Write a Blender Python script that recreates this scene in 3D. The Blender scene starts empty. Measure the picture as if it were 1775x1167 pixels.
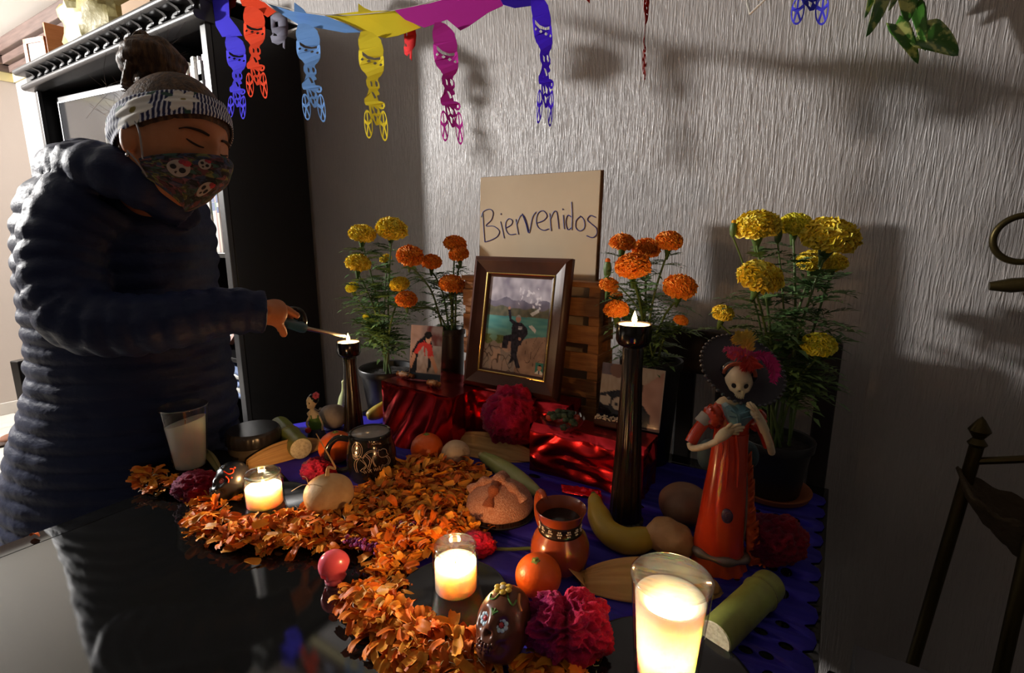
import bpy, bmesh, math, random
from math import sin, cos, pi, radians, sqrt, atan2, exp
from mathutils import Vector, Matrix, noise

scene = bpy.context.scene
COL = scene.collection
random.seed(7)

# ------------------------------------------------------------------ camera
CAM = Vector((0, 0, 1.25)); PITCH = radians(11.5); YAW = radians(32.4)
FPX = 887.5; CX, CY = 887.5, 583.5
cd = bpy.data.cameras.new('camera'); cam = bpy.data.objects.new('camera', cd); COL.objects.link(cam)
cd.sensor_width = 36; cd.lens = 18.0; cd.clip_start = .01
cam.location = CAM; cam.rotation_euler = (pi/2 - PITCH, 0, YAW)
scene.camera = cam

# ------------------------------------------------------------------ world, lamp, exposure
w = bpy.data.worlds.new('world'); scene.world = w; w.use_nodes = True
bgn = w.node_tree.nodes['Background']; bgn.inputs[0].default_value = (.92, .94, 1, 1); bgn.inputs[1].default_value = .02
def lamp(name, loc, energy, col, size):
    l = bpy.data.lights.new(name, 'POINT'); l.energy = energy; l.color = col; l.shadow_soft_size = size
    o = bpy.data.objects.new(name, l); COL.objects.link(o); o.location = loc; return o
sd = bpy.data.lights.new('room_lamp', 'SPOT'); sd.energy = 690; sd.color = (1, .972, .94); sd.shadow_soft_size = .07
sd.spot_size = radians(156); sd.spot_blend = .25
so = bpy.data.objects.new('room_lamp', sd); COL.objects.link(so); so.location = (-4.6, -.68, 2.28)
so.rotation_euler = Vector((2.9, 1.55, -.75)).to_track_quat('-Z', 'Y').to_euler()
vs = scene.view_settings
vs.view_transform = 'Standard'; vs.look = 'None'; vs.exposure = 0.15; vs.gamma = 1; vs.use_curve_mapping = False
scene.cycles.max_bounces = 8; scene.cycles.transparent_max_bounces = 16
CANDLE = (1, .55, .23)

# ------------------------------------------------------------------ where a pixel's ray meets a real plane
LAT = Vector((cos(YAW), sin(YAW), 0)); FWD = Vector((-sin(YAW), cos(YAW), 0)); UP = Vector((0, 0, 1))
AX = FWD*cos(PITCH) - UP*sin(PITCH); AU = FWD*sin(PITCH) + UP*cos(PITCH)
def ray(px, py): return LAT*((px-CX)/FPX) + AU*((CY-py)/FPX) + AX
def on_plane(px, py, p, n):
    r = ray(px, py); return CAM + r*((Vector(p)-CAM).dot(n)/r.dot(n))
def on_z(px, py, z): return on_plane(px, py, (0, 0, z), UP)
def on_y(px, py, y): return on_plane(px, py, (0, y, 0), Vector((0, 1, 0)))
def on_x(px, py, x): return on_plane(px, py, (x, 0, 0), Vector((1, 0, 0)))
def on_f(px, py, f): return on_plane(px, py, FWD*f, FWD)          # upright plane at ground distance f
def at_d(px, py, d): return CAM + ray(px, py)*d
def fdist(p): return Vector(p).dot(FWD)
def depth(p): return (Vector(p)-CAM).dot(AX)
def mpp(p): return depth(p)/FPX
def hz(p, py):
    v = (CY-py)/FPX; return CAM.z + fdist(p)*(v*cos(PITCH)-sin(PITCH))/(cos(PITCH)+v*sin(PITCH))
T = .75
def tab(px, py, z=None): return on_z(px, py, T if z is None else z)

# ------------------------------------------------------------------ objects
def link(o, parent=None):
    COL.objects.link(o)
    if parent: o.parent = parent
    return o
def tag(o, label=None, cat=None, group=None, kind=None):
    if label: o['label'] = label
    if cat: o['category'] = cat
    if group: o['group'] = group
    if kind: o['kind'] = kind
    return o
def thing(name, label, cat, loc=(0, 0, 0), group=None, rotz=0):
    o = link(bpy.data.objects.new(name, None)); o.location = loc; o.rotation_euler.z = rotz
    o.empty_display_size = .05
    return tag(o, label, cat, group)
def copy_tree(o, parent=None):
    c = o.copy(); COL.objects.link(c)
    if parent: c.parent = parent
    for ch in list(o.children): copy_tree(ch, c)
    return c

class MB:
    def __init__(s): s.v = []; s.f = []; s.c = []; s.col = (1, 1, 1)
    def add(s, vs, fs, M=None, col=None):
        n = len(s.v)
        for p in vs:
            p = Vector(p); s.v.append(M @ p if M else p)
        s.f += [tuple(i+n for i in f) for f in fs]
        c = col or s.col
        s.c += c if isinstance(c, list) else [c]*len(vs)
        return s
    def box(s, a, b, M=None, col=None):
        x0, y0, z0 = a; x1, y1, z1 = b
        return s.add([(x0,y0,z0),(x1,y0,z0),(x1,y1,z0),(x0,y1,z0),(x0,y0,z1),(x1,y0,z1),(x1,y1,z1),(x0,y1,z1)],
              [(0,3,2,1),(4,5,6,7),(0,1,5,4),(1,2,6,5),(2,3,7,6),(3,0,4,7)], M, col)
    def lathe(s, prof, n=32, M=None, col=None, ripple=None):
        vs = []; fs = []
        for j, (r, z) in enumerate(prof):
            for i in range(n):
                a = 2*pi*i/n; rr = max(r, 1e-5)
                if ripple: rr *= ripple(a, z, j)
                vs.append((rr*cos(a), rr*sin(a), z))
        for j in range(len(prof)-1):
            for i in range(n):
                k = (i+1) % n; fs.append((j*n+i, j*n+k, (j+1)*n+k, (j+1)*n+i))
        if prof[0][0] > 1e-4: fs.append(tuple(range(n-1, -1, -1)))
        if prof[-1][0] > 1e-4: fs.append(tuple((len(prof)-1)*n+i for i in range(n)))
        return s.add(vs, fs, M, col)
    def tube(s, pts, rad, n=8, col=None, flat=1.0, upv=None, cap=True, cols=None):
        pts = [Vector(p) for p in pts]; m = len(pts)
        rs = [rad]*m if not hasattr(rad, '__len__') else list(rad)
        vs = []; fs = []; cc = []
        t0 = (pts[1]-pts[0]).normalized()
        u = Vector(upv) if upv else (Vector((0, 0, 1)) if abs(t0.z) < .9 else Vector((1, 0, 0)))
        for j in range(m):
            t = (pts[min(j+1, m-1)]-pts[max(j-1, 0)])
            t = t.normalized() if t.length > 1e-9 else t0
            u = (u - t*u.dot(t))
            if u.length < 1e-6: u = Vector((.3, .5, .7)); u = u - t*u.dot(t)
            u.normalize(); b = t.cross(u)
            for i in range(n):
                a = 2*pi*i/n
                vs.append(pts[j] + (u*(cos(a)*flat) + b*sin(a))*rs[j])
                if cols: cc.append(cols[j])
        for j in range(m-1):
            for i in range(n):
                k = (i+1) % n; fs.append((j*n+i, j*n+k, (j+1)*n+k, (j+1)*n+i))
        if cap: fs += [tuple(range(n-1, -1, -1)), tuple((m-1)*n+i for i in range(n))]
        return s.add(vs, fs, None, cc if cols else col)
    def sphere(s, c, r, nu=20, nv=12, M=None, col=None, fn=None):
        if not hasattr(r, '__len__'): r = (r, r, r)
        c = Vector(c); vs = []; fs = []
        for j in range(nv+1):
            th = pi*j/nv
            for i in range(nu):
                a = 2*pi*i/nu
                d = Vector((sin(th)*cos(a), sin(th)*sin(a), cos(th)))
                p = Vector((d.x*r[0], d.y*r[1], d.z*r[2]))
                if fn: p = fn(p, d)
                vs.append(c+p)
        for j in range(nv):
            for i in range(nu):
                k = (i+1) % nu; fs.append((j*nu+i, (j+1)*nu+i, (j+1)*nu+k, j*nu+k))
        return s.add(vs, fs, M, col)
    def grid(s, fn, nu, nv, col=None, closed=False):
        vs = []; fs = []; cc = []
        for j in range(nv+1):
            for i in range(nu + (0 if closed else 1)):
                vs.append(fn(i/nu, j/nv))
                if callable(col): cc.append(col(i/nu, j/nv))
        W = nu if closed else nu+1
        for j in range(nv):
            for i in range(nu):
                k = (i+1) % W if closed else i+1
                fs.append((j*W+i, j*W+k, (j+1)*W+k, (j+1)*W+i))
        return s.add(vs, fs, None, cc if callable(col) else col)
    def mesh(s, name, sharp=40, weld=True):
        me = bpy.data.meshes.new(name); me.from_pydata([tuple(p) for p in s.v], [], s.f)
        ca = me.color_attributes.new('Col', 'FLOAT_COLOR', 'POINT')
        ca.data.foreach_set('color', [x for c in s.c for x in (c[0], c[1], c[2], 1)])
        if weld:
            bm = bmesh.new(); bm.from_mesh(me)
            bmesh.ops.remove_doubles(bm, verts=bm.verts, dist=2e-5)
            bm.to_mesh(me); bm.free()
        me.polygons.foreach_set('use_smooth', [True]*len(me.polygons))
        if sharp < 179: me.set_sharp_from_angle(angle=radians(sharp))
        me.update(); return me
    def build(s, name, m, parent=None, sharp=40, world=True, bevel=0, solid=0, weld=True, label=None, kind=None):
        if parent is not None and world:
            inv = parent.matrix_basis.inverted(); up = parent.parent
            if up: inv = inv @ up.matrix_basis.inverted()
            s.v = [inv @ p for p in s.v]
        me = s.mesh(name, sharp, weld); me.materials.append(m)
        o = link(bpy.data.objects.new(name, me), parent)
        if solid:
            md = o.modifiers.new('solid', 'SOLIDIFY'); md.thickness = solid; md.offset = 0
        if bevel:
            md = o.modifiers.new('bevel', 'BEVEL'); md.width = bevel; md.segments = 2; md.limit_method = 'ANGLE'; md.angle_limit = radians(50)
            me.polygons.foreach_set('use_smooth', [False]*len(me.polygons))
        if label: o['label'] = label
        if kind: o['kind'] = kind
        return o

def evaluated(o):
    """Turn an object with modifiers into a plain mesh of the same name."""
    dg = bpy.context.evaluated_depsgraph_get(); dg.update()
    me = bpy.data.meshes.new_from_object(o.evaluated_get(dg))
    return me
def remeshed(mb, name, m, parent, voxel, smooth=2, world=True):
    o = mb.build(name, m, parent, sharp=180, world=world, weld=False)
    md = o.modifiers.new('r', 'REMESH'); md.mode = 'VOXEL'; md.voxel_size = voxel
    if smooth:
        md = o.modifiers.new('s', 'SMOOTH'); md.factor = .5; md.iterations = smooth
    me = evaluated(o); old = o.data
    o.modifiers.clear(); o.data = me; bpy.data.meshes.remove(old)
    me.polygons.foreach_set('use_smooth', [True]*len(me.polygons))
    if not me.materials: me.materials.append(m)
    return o
def filled(loops, name='f', ext=.0):
    """2-D loops (outer ones and holes) to vertices and faces."""
    cu = bpy.data.curves.new(name, 'CURVE'); cu.dimensions = '2D'; cu.fill_mode = 'BOTH'
    for lp in loops:
        sp = cu.splines.new('POLY'); sp.points.add(len(lp)-1); sp.use_cyclic_u = True
        for q, (x, y) in zip(sp.points, lp): q.co = (x, y, 0, 1)
    o = bpy.data.objects.new(name, cu); COL.objects.link(o)
    me = evaluated(o)
    vs = [v.co.copy() for v in me.vertices]; fs = [tuple(p.vertices) for p in me.polygons]
    bpy.data.objects.remove(o); bpy.data.curves.remove(cu); bpy.data.meshes.remove(me)
    return vs, fs
def spline(pts, n=8):
    pts = [Vector(p) for p in pts]; out = []
    m = len(pts)
    for i in range(m-1):
        p0, p1, p2, p3 = pts[max(i-1, 0)], pts[i], pts[i+1], pts[min(i+2, m-1)]
        for k in range(n):
            t = k/n
            out.append(.5*((2*p1)+(p2-p0)*t+(2*p0-5*p1+4*p2-p3)*t*t+(3*p1-p0-3*p2+p3)*t**3))
    out.append(pts[-1]); return out
def lerp(a, b, t): return a+(b-a)*t
def ease(xs, ys, x):
    if x <= xs[0]: return ys[0]
    for i in range(len(xs)-1):
        if x <= xs[i+1]:
            t = (x-xs[i])/(xs[i+1]-xs[i]); t = t*t*(3-2*t); return lerp(ys[i], ys[i+1], t)
    return ys[-1]
def rot_to(d):
    return Vector((0, 0, 1)).rotation_difference(Vector(d).normalized()).to_matrix().to_4x4()
def frame_m(o, x, y, z):
    return Matrix(((x[0],y[0],z[0],o[0]),(x[1],y[1],z[1],o[1]),(x[2],y[2],z[2],o[2]),(0,0,0,1)))

# ------------------------------------------------------------------ materials
def lin(h):
    if isinstance(h, str):
        h = h.lstrip('#'); h = [int(h[i:i+2], 16)/255 for i in (0, 2, 4)]
        return tuple(x/12.92 if x <= .04045 else ((x+.055)/1.055)**2.4 for x in h)
    return tuple(h)
MATS = {}
def mat(name, col=(.5, .5, .5), rough=.5, metal=0, spec=.5, var=None, bump=None, sss=0, sssr=(1, .4, .2), sscale=.01,
        sheen=0, coat=0, emit=0, ior=None, attr=False, trans=0, bump2=None, aniso=0):
    if name in MATS: return MATS[name]
    m = bpy.data.materials.new(name); m.use_nodes = True; nt = m.node_tree; N = nt.nodes; L = nt.links
    b = N['Principled BSDF']; col = lin(col)
    I = b.inputs
    I['Base Color'].default_value = (*col, 1); I['Roughness'].default_value = rough; I['Metallic'].default_value = metal
    I['Specular IOR Level'].default_value = spec
    if ior: I['IOR'].default_value = ior
    if sss: I['Subsurface Weight'].default_value = sss; I['Subsurface Radius'].default_value = sssr; I['Subsurface Scale'].default_value = sscale
    if sheen: I['Sheen Weight'].default_value = sheen; I['Sheen Roughness'].default_value = .4
    if coat: I['Coat Weight'].default_value = coat; I['Coat Roughness'].default_value = .08
    if trans: I['Transmission Weight'].default_value = trans
    if emit: I['Emission Color'].default_value = (*col, 1); I['Emission Strength'].default_value = emit
    tc = N.new('ShaderNodeTexCoord')
    def nz(scale, stretch=(1, 1, 1), detail=4, dist=0, rgh=.55):
        mp = N.new('ShaderNodeMapping'); mp.inputs['Scale'].default_value = stretch; L.new(tc.outputs['Object'], mp.inputs[0])
        t = N.new('ShaderNodeTexNoise'); t.inputs['Scale'].default_value = scale; t.inputs['Detail'].default_value = detail
        t.inputs['Distortion'].default_value = dist; t.inputs['Roughness'].default_value = rgh
        L.new(mp.outputs[0], t.inputs['Vector']); return t
    base = None
    if attr:
        a = N.new('ShaderNodeAttribute'); a.attribute_name = 'Col'; base = a.outputs['Color']
    if var:
        scale, c2, lo, hi = var[:4]; st = var[4] if len(var) > 4 else (1, 1, 1)
        t = nz(scale, st); r = N.new('ShaderNodeMapRange'); r.inputs[1].default_value = lo; r.inputs[2].default_value = hi
        L.new(t.outputs[0], r.inputs[0])
        mx = N.new('ShaderNodeMix'); mx.data_type = 'RGBA'; L.new(r.outputs[0], mx.inputs[0])
        mx.inputs[6].default_value = (*col, 1); mx.inputs[7].default_value = (*lin(c2), 1)
        if base:
            mx.blend_type = 'MULTIPLY'; L.new(base, mx.inputs[6])
        base = mx.outputs[2]
    if base: L.new(base, I['Base Color'])
    last = None
    for bb in (bump, bump2):
        if not bb: continue
        scale, stg, dist = bb[:3]; st = bb[3] if len(bb) > 3 else (1, 1, 1)
        t = nz(scale, st, 5, bb[4] if len(bb) > 4 else 0)
        bn = N.new('ShaderNodeBump'); bn.inputs['Strength'].default_value = stg; bn.inputs['Distance'].default_value = dist
        L.new(t.outputs[0], bn.inputs['Height'])
        if last: L.new(last, bn.inputs['Normal'])
        last = bn.outputs[0]
    if last: L.new(last, I['Normal'])
    MATS[name] = m; return m
def glass_mat(name, tint=(1, 1, 1), gloss=.9, rough=.02, blend=.28, amount=.9):
    m = bpy.data.materials.new(name); m.use_nodes = True; nt = m.node_tree; N = nt.nodes; L = nt.links
    N.remove(N['Principled BSDF']); out = N['Material Output']
    tr = N.new('ShaderNodeBsdfTransparent'); tr.inputs[0].default_value = (*tint, 1)
    gl = N.new('ShaderNodeBsdfGlossy'); gl.inputs['Roughness'].default_value = rough; gl.inputs[0].default_value = (gloss, gloss, gloss, 1)
    lw = N.new('ShaderNodeLayerWeight'); lw.inputs[0].default_value = .5
    pw = N.new('ShaderNodeMath'); pw.operation = 'POWER'; pw.inputs[1].default_value = 4.5; L.new(lw.outputs['Facing'], pw.inputs[0])
    ml = N.new('ShaderNodeMath'); ml.operation = 'MULTIPLY_ADD'; ml.inputs[1].default_value = amount; ml.inputs[2].default_value = blend*.15; L.new(pw.outputs[0], ml.inputs[0])
    mx = N.new('ShaderNodeMixShader'); L.new(ml.outputs[0], mx.inputs[0]); L.new(tr.outputs[0], mx.inputs[1]); L.new(gl.outputs[0], mx.inputs[2])
    L.new(mx.outputs[0], out.inputs[0]); MATS[name] = m; return m
GLASS = glass_mat('clear_glass', (.95, .945, .93), .9, .03, .3, .95)

def candle_light(p, e): return lamp('candle_glow', p, e, CANDLE, .007)
FLAME = mat('flame', (1, .62, .22), .5, emit=32)
WICK = mat('wick', (.02, .015, .01), .9)
def flame_part(parent, p, h=.022, r=.0042):
    mb = MB(); mb.lathe([(0, 0), (r*.7, h*.1), (r, h*.28), (r*.8, h*.5), (r*.42, h*.75), (0, h)], 14, Matrix.Translation(p))
    o = mb.build('flame', FLAME, parent, sharp=180); return o
# ================================================================== the room
WALL_Y = 1.35; LEFT_X = -4.82; CEIL = 2.45
def structure(o): o['kind'] = 'structure'; return o
def wall_plaster():
    m = mat('wall_plaster', '#b3adaa', .36, spec=.6)
    nt = m.node_tree; N = nt.nodes; L = nt.links; b = N['Principled BSDF']
    tc = N.new('ShaderNodeTexCoord')
    def n(scale, st, det, dist=0):
        mp = N.new('ShaderNodeMapping'); mp.inputs['Scale'].default_value = st; L.new(tc.outputs['Object'], mp.inputs[0])
        t = N.new('ShaderNodeTexNoise'); t.inputs['Scale'].default_value = scale; t.inputs['Detail'].default_value = det
        t.inputs['Distortion'].default_value = dist; L.new(mp.outputs[0], t.inputs['Vector']); return t.outputs[0]
    a = n(1, (255, 1, 21), 3, .6); c = n(1, (520, 1, 80), 2, .3); d = n(1, (40, 1, 25), 4)
    r = N.new('ShaderNodeMapRange'); r.inputs[1].default_value = .42; r.inputs[2].default_value = .66; L.new(a, r.inputs[0])
    ad = N.new('ShaderNodeMath'); ad.operation = 'MULTIPLY_ADD'; ad.inputs[1].default_value = .35; L.new(c, ad.inputs[0]); L.new(r.outputs[0], ad.inputs[2])
    ad2 = N.new('ShaderNodeMath'); ad2.operation = 'MULTIPLY_ADD'; ad2.inputs[1].default_value = .3; L.new(d, ad2.inputs[0]); L.new(ad.outputs[0], ad2.inputs[2])
    bp = N.new('ShaderNodeBump'); bp.inputs['Strength'].default_value = .55; bp.inputs['Distance'].default_value = .0019
    L.new(ad2.outputs[0], bp.inputs['Height']); L.new(bp.outputs[0], b.inputs['Normal'])
    return m
MB().box((LEFT_X, WALL_Y, 0), (2.6, WALL_Y+.12, CEIL)).build('wall_back', wall_plaster()); structure(bpy.data.objects['wall_back'])
structure(MB().box((LEFT_X-.12, -3.2, 0), (LEFT_X, WALL_Y+.12, CEIL)).build('wall_left', mat('wall_beige', '#aca198', .7, bump=(180, .2, .002))))
structure(MB().box((LEFT_X-.12, -3.2, CEIL), (2.6, WALL_Y+.12, CEIL+.1)).build('ceiling', mat('ceiling_white', '#dcdad4', .8)))
structure(MB().box((LEFT_X-.12, -3.3, 0), (2.72, -3.2, CEIL)).build('wall_front', mat('wall_dim', '#544e4a', .8)))
structure(MB().box((2.6, -3.2, 0), (2.72, WALL_Y+.12, CEIL)).build('wall_right', mat('wall_dim')))
fl = structure(MB().box((LEFT_X-.12, -3.2, -.1), (2.6, WALL_Y+.12, -.006)).build('floor', mat('grout', '#8f8a82', .9)))
tile_m = mat('tile', '#beb8b0', .25, var=(3, '#aca69e', .35, .7))
TS = .33; tile_me = None; k = 0
for iy in range(9):
    for ix in range(6):
        x0 = LEFT_X + ix*TS; y1 = WALL_Y - iy*TS
        if tile_me is None:
            o = MB().box((.0025, -TS+.0025, -.006), (TS-.0025, -.0025, 0)).build('tile', tile_m, None, bevel=.0015); tile_me = o.data; tile0 = o
        else:
            o = tile0.copy(); COL.objects.link(o)
        o.location = (x0, y1, 0); o.parent = fl
# far part of the floor nobody looks at closely
MB().box((LEFT_X+6*TS, -3.2, -.006), (2.6, WALL_Y, 0)).build('plain_floor', mat('floor_dim', '#5c5650', .4), fl)
mb = MB(); mb.box((LEFT_X, -3.2, 0), (LEFT_X+.012, WALL_Y, .085)); structure(mb.build('baseboard_left', tile_m, bevel=.003))
# brown timber crown around the far corner, yellow band under it
wood_d = mat('crown_wood', '#6a5750', .5, var=(6, '#4c3d38', .3, .7, (1, 1, 14)))
mb = MB()
for (d, z0, z1) in ((.03, 2.29, 2.34), (.065, 2.33, 2.385), (.1, 2.375, 2.45)):
    mb.box((LEFT_X, -3.2, z0), (LEFT_X+d, WALL_Y, z1)); mb.box((LEFT_X, WALL_Y-d, z0), (-1.2, WALL_Y, z1))
structure(mb.build('trim_1', wood_d, bevel=.004))
mb = MB(); mb.box((LEFT_X, -3.2, 2.235), (LEFT_X+.012, WALL_Y, 2.29)); mb.box((LEFT_X, WALL_Y-.012, 2.235), (-1.2, WALL_Y, 2.29))
structure(mb.build('trim_2', mat('trim_ochre', '#b9ad83', .6)))

# ================================================================== bookcase
BX0, BX1, BY0, BY1, BZ = -3.325, -1.79, 1.0, 1.335, 1.922
black = mat('black_lacquer', (.012, .011, .012), .32, spec=.4)
greyw = mat('charcoal_paint', (.045, .045, .048), .34, spec=.5)
bc = thing('bookcase', 'tall black bookcase with a toothed cornice against the plaster wall', 'bookcase', (BX0, BY0, 0))
MB().box((BX1-.022, BY0+.012, 0), (BX1, BY1, BZ)).build('side_panel', black, bc, bevel=.002)
MB().box((BX0, BY0+.012, 0), (BX0+.022, BY1, BZ)).build('side_panel', black, bc, bevel=.002)
MB().box((BX0+.022, BY1-.015, .06), (BX1-.022, BY1, BZ)).build('back_panel', black, bc)
MB().box((BX0, BY0, 0), (BX1, BY1, .06)).build('plinth', black, bc, bevel=.003)
for x0, x1 in ((BX0, BX0+.035), (BX1-.035, BX1)):
    MB().box((x0, BY0-.006, .06), (x1, BY0+.012, BZ)).build('stile', greyw, bc, bevel=.003)
MB().box((-2.135, BY0+.012, .06), (-2.115, BY1-.015, BZ)).build('divider', black, bc)
MB().box((BX0, BY0, BZ-.005), (BX1, BY1, BZ+.03)).build('top_board', black, bc, bevel=.002)
SH = [.42, .79, 1.178, 1.56]
for z in SH:
    MB().box((-2.115, BY0+.012, z-.018), (BX1-.022, BY1-.015, z)).build('shelf', black, bc, bevel=.002)
MB().box((BX0+.022, BY0+.012, .72), (-2.135, BY1-.015, .745)).build('shelf', black, bc, bevel=.002)
# cornice: two rails with scooped teeth between
cz0 = BZ-.014
def rail(z0, z1, out, nm):
    mb = MB(); r = (z1-z0)/2
    prof = [(out-r, z0)] + [(out-r+r*cos(a), (z0+z1)/2+r*sin(a)) for a in [radians(t) for t in (-70, -45, -20, 0, 20, 45, 70)]] + [(out-r, z1)]
    vs = []; fs = []
    for x in (BX0-.03, BX1+.01):
        vs += [(x, BY0-o, z) for o, z in prof] + [(x, BY0+.02, z1), (x, BY0+.02, z0)]
    n = len(prof)+2
    for i in range(n): fs.append((i, (i+1) % n, n+(i+1) % n, n+i))
    fs += [tuple(range(n-1, -1, -1)), tuple(range(n, 2*n))]
    mb.add(vs, fs); return mb.build(nm, greyw, bc, sharp=35)
rail(cz0, cz0+.027, .045, 'lower_rail'); rail(cz0+.062, cz0+.088, .066, 'upper_rail')
frz = MB().box((BX0-.025, BY0-.02, cz0+.027), (BX1+.008, BY0+.02, cz0+.062)).build('frieze', greyw, bc)
tooth0 = None
for i in range(17):
    x = -3.222 + i*.0884
    if tooth0 is None:
        mb = MB(); pr = [(0, 0), (-.024, 0), (-.012, .008), (-.008, .018), (-.016, .027), (-.040, .035), (0, .035)]
        vs = [(a, y, z) for a in (-.0075, .0075) for y, z in pr]; n = len(pr)
        fs = [(i2, (i2+1) % n, n+(i2+1) % n, n+i2) for i2 in range(n)] + [tuple(range(n-1, -1, -1)), tuple(range(n, 2*n))]
        mb.add(vs, fs); tooth0 = mb.build('tooth', greyw, frz, world=False, sharp=35); o = tooth0
    else:
        o = tooth0.copy(); COL.objects.link(o)
    o.location = (x-BX0, -.02, cz0+.027)
# television in the wide bay
tvA = on_y(68, 157, BY0+.03); ang = radians(6)
tv = thing('television', 'flat grey television screen standing inside the black bookcase', 'television', (-2.745, BY0+.12, .745))
def tvM(): return Matrix.Translation((-2.735, BY0+.12, 0)) @ Matrix.Rotation(ang, 4, 'Z')
W2 = .535; z0, z1 = 1.12, 1.885
MB().box((-W2, -.012, z0), (W2, .012, z1), tvM()).build('casing', black, tv, bevel=.004)
MB().box((-W2+.03, -.0145, z0+.03), (W2-.03, -.0115, z1-.03), tvM()).build('screen', mat('grey_screen', (.03, .03, .033), .1, spec=.6), tv)
mb = MB()
e = .024
for a, b in (((-W2+e, z1-e-.006), (W2-e, z1-e)), ((-W2+e, z0+e), (W2-e, z0+e+.006)), ((-W2+e, z0+e), (-W2+e+.006, z1-e)), ((W2-e-.006, z0+e), (W2-e, z1-e))):
    mb.box((a[0], -.017, a[1]), (b[0], -.012, b[1]), tvM())
mb.build('bezel', mat('dull_metal', (.35, .35, .36), .35, .8), tv)
mb = MB(); mb.box((-.03, -.01, .76), (.03, .01, z0+.02), tvM()); mb.build('stand_neck', black, tv)
MB().box((-.2, -.07, .745), (.2, .07, .76), tvM()).build('stand_foot', black, tv, bevel=.003)

# books and magazines on the narrow bay's shelves
spine_cols = ['#e8e6e2', '#d9d2c8', '#efece6', '#c9c5c0', '#b8b3c4', '#e4dfd2', '#c7a9a2', '#a9b7c9', '#dedbd5', '#f0eee9', '#cfc8b0', '#b3a6b8']
rnd = random.Random(3)
rows = [(SH[2], .30), (SH[3], .285)]
book_names = {0: 'middle shelf', 1: 'top shelf'}
ORD = 'first second third fourth fifth sixth seventh eighth ninth tenth eleventh twelfth thirteenth fourteenth fifteenth sixteenth seventeenth eighteenth nineteenth twentieth'.split()
for ri, (z, hmax) in enumerate(rows):
    x = BX1-.027; i = 0
    while x > -2.10:
        t = rnd.uniform(.008, .022); h = hmax*rnd.uniform(.9, 1.0)
        if x-t < -2.112: break
        c = spine_cols[rnd.randrange(len(spine_cols))]
        mb = MB(); y0 = BY0+.02+rnd.uniform(0, .012); mb.box((x-t+.0006, y0, z+.0005), (x-.0006, y0+.2, z+h))
        b = thing('magazine', 'thin pale magazine, %s from the black side panel on the bookcase %s' % (ORD[i], book_names[ri]), 'magazine', (x-t/2, y0, z),
                  'magazines on the bookcase %s' % book_names[ri])
        mb.build('cover', mat('spine_'+c[1:], c, .4), b, bevel=.0008)
        mb = MB(); d = rnd.choice(['#a8483f', '#4a5f96', '#7a7a80', '#c9a64a', '#6c8a78'])
        for q in range(2):
            zz = z+h*rnd.uniform(.15, .8); mb.box((x-t+.001, y0-.0006, zz), (x-.001, y0+.001, zz+h*rnd.uniform(.04, .14)))
        mb.build('spine_print', mat('print_'+d[1:], d, .5), b, kind='stuff')
        x -= t; i += 1
# things on the low shelf of the bookcase: tilted frame, folded cloth
pf = thing('tilted_photo_frame', 'small reddish wooden photo frame leaning askew inside the bookcase', 'picture frame', (-1.93, BY0+.06, SH[1]))
Mx = Matrix.Translation((-1.93, BY0+.07, SH[1]+.155)) @ Matrix.Rotation(radians(-22), 4, 'X') @ Matrix.Rotation(radians(28), 4, 'Y')
mb = MB()
for a, b in (((-.075, -.095), (.075, -.078)), ((-.075, .078), (.075, .095)), ((-.075, -.095), (-.058, .095)), ((.058, -.095), (.075, .095))):
    mb.box((a[0], -.008, a[1]), (b[0], .008, b[1]), Mx)
mb.build('frame', mat('red_wood', '#a5705c', .45), pf)
MB().box((-.06, -.004, -.08), (.06, .004, .08), Mx).build('print', mat('print_white', '#e9e6e0', .4), pf)
fc = thing('folded_cloth', 'folded white and blue cloth on a lower shelf of the bookcase', 'cloth', (-1.95, BY0+.1, .42+.0))
for q in range(5):
    zz = SH[0]+.205 + q*.026
    mb = MB(); mb.grid(lambda u, v: (-2.09+.225*u, BY0+.03+.2*v, zz+.006*sin(9*u+q*2)+.005*sin(7*v+q)), 14, 6)
    mb.build('fold', mat('cloth_white', '#e6e4de', .9) if q % 2 else mat('cloth_blue', '#8fa3cf', .9), fc, solid=.02)

# top of the bookcase
topz = cz0+.092
top_items_y = BY0+.1
MB().box((BX0-.02, BY0-.05, cz0+.0865), (BX1+.008, BY1, cz0+.091)).build('dust_cover', black, bc)
TZ = cz0+.091
orange_w = mat('orange_wood', '#c97f52', .42, var=(8, '#b56b3f', .3, .7, (1, 1, 9)))
fp = thing('hinged_photo_frame', 'orange wooden hinged double photo frame on top of the bookcase', 'picture frame', (-3.2, BY0+.06, TZ))
fq = on_y(47, 98, BY0+.03)
Mx = Matrix.Translation((fq.x, BY0+.03, TZ+.002)) @ Matrix.Rotation(radians(14), 4, 'Z')
mb = MB(); W, H = .15, .165
for a, b in (((0, 0), (W, .022)), ((0, H-.022), (W, H)), ((0, 0), (.022, H)), ((W-.022, 0), (W, H))):
    mb.box((a[0], -.008, a[1]), (b[0], .008, b[1]), Mx)
mb.build('frame', orange_w, fp)
MB().box((.015, -.003, .015), (W-.015, .003, H-.015), Mx).build('photo', mat('pale_photo', '#cfd3d6', .15, var=(14, '#8f9aa0', .45, .65)), fp)
Mx2 = Mx @ Matrix.Translation((W+.002, 0, 0)) @ Matrix.Rotation(radians(72), 4, 'Z')
mb = MB(); W2_, H2 = .12, .225
mb.box((0, -.009, 0), (W2_, .009, H2), Mx2); mb.build('second_leaf', orange_w, fp, bevel=.002)
def crumple(p, d, s, amp, ph=0):
    n = noise.noise(p*s+Vector((ph, 0, 0))); n2 = noise.noise(p*s*2.3+Vector((0, ph, 4)))
    return p*(1+amp*(abs(n)*1.6-.4)+amp*.5*abs(n2))
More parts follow.
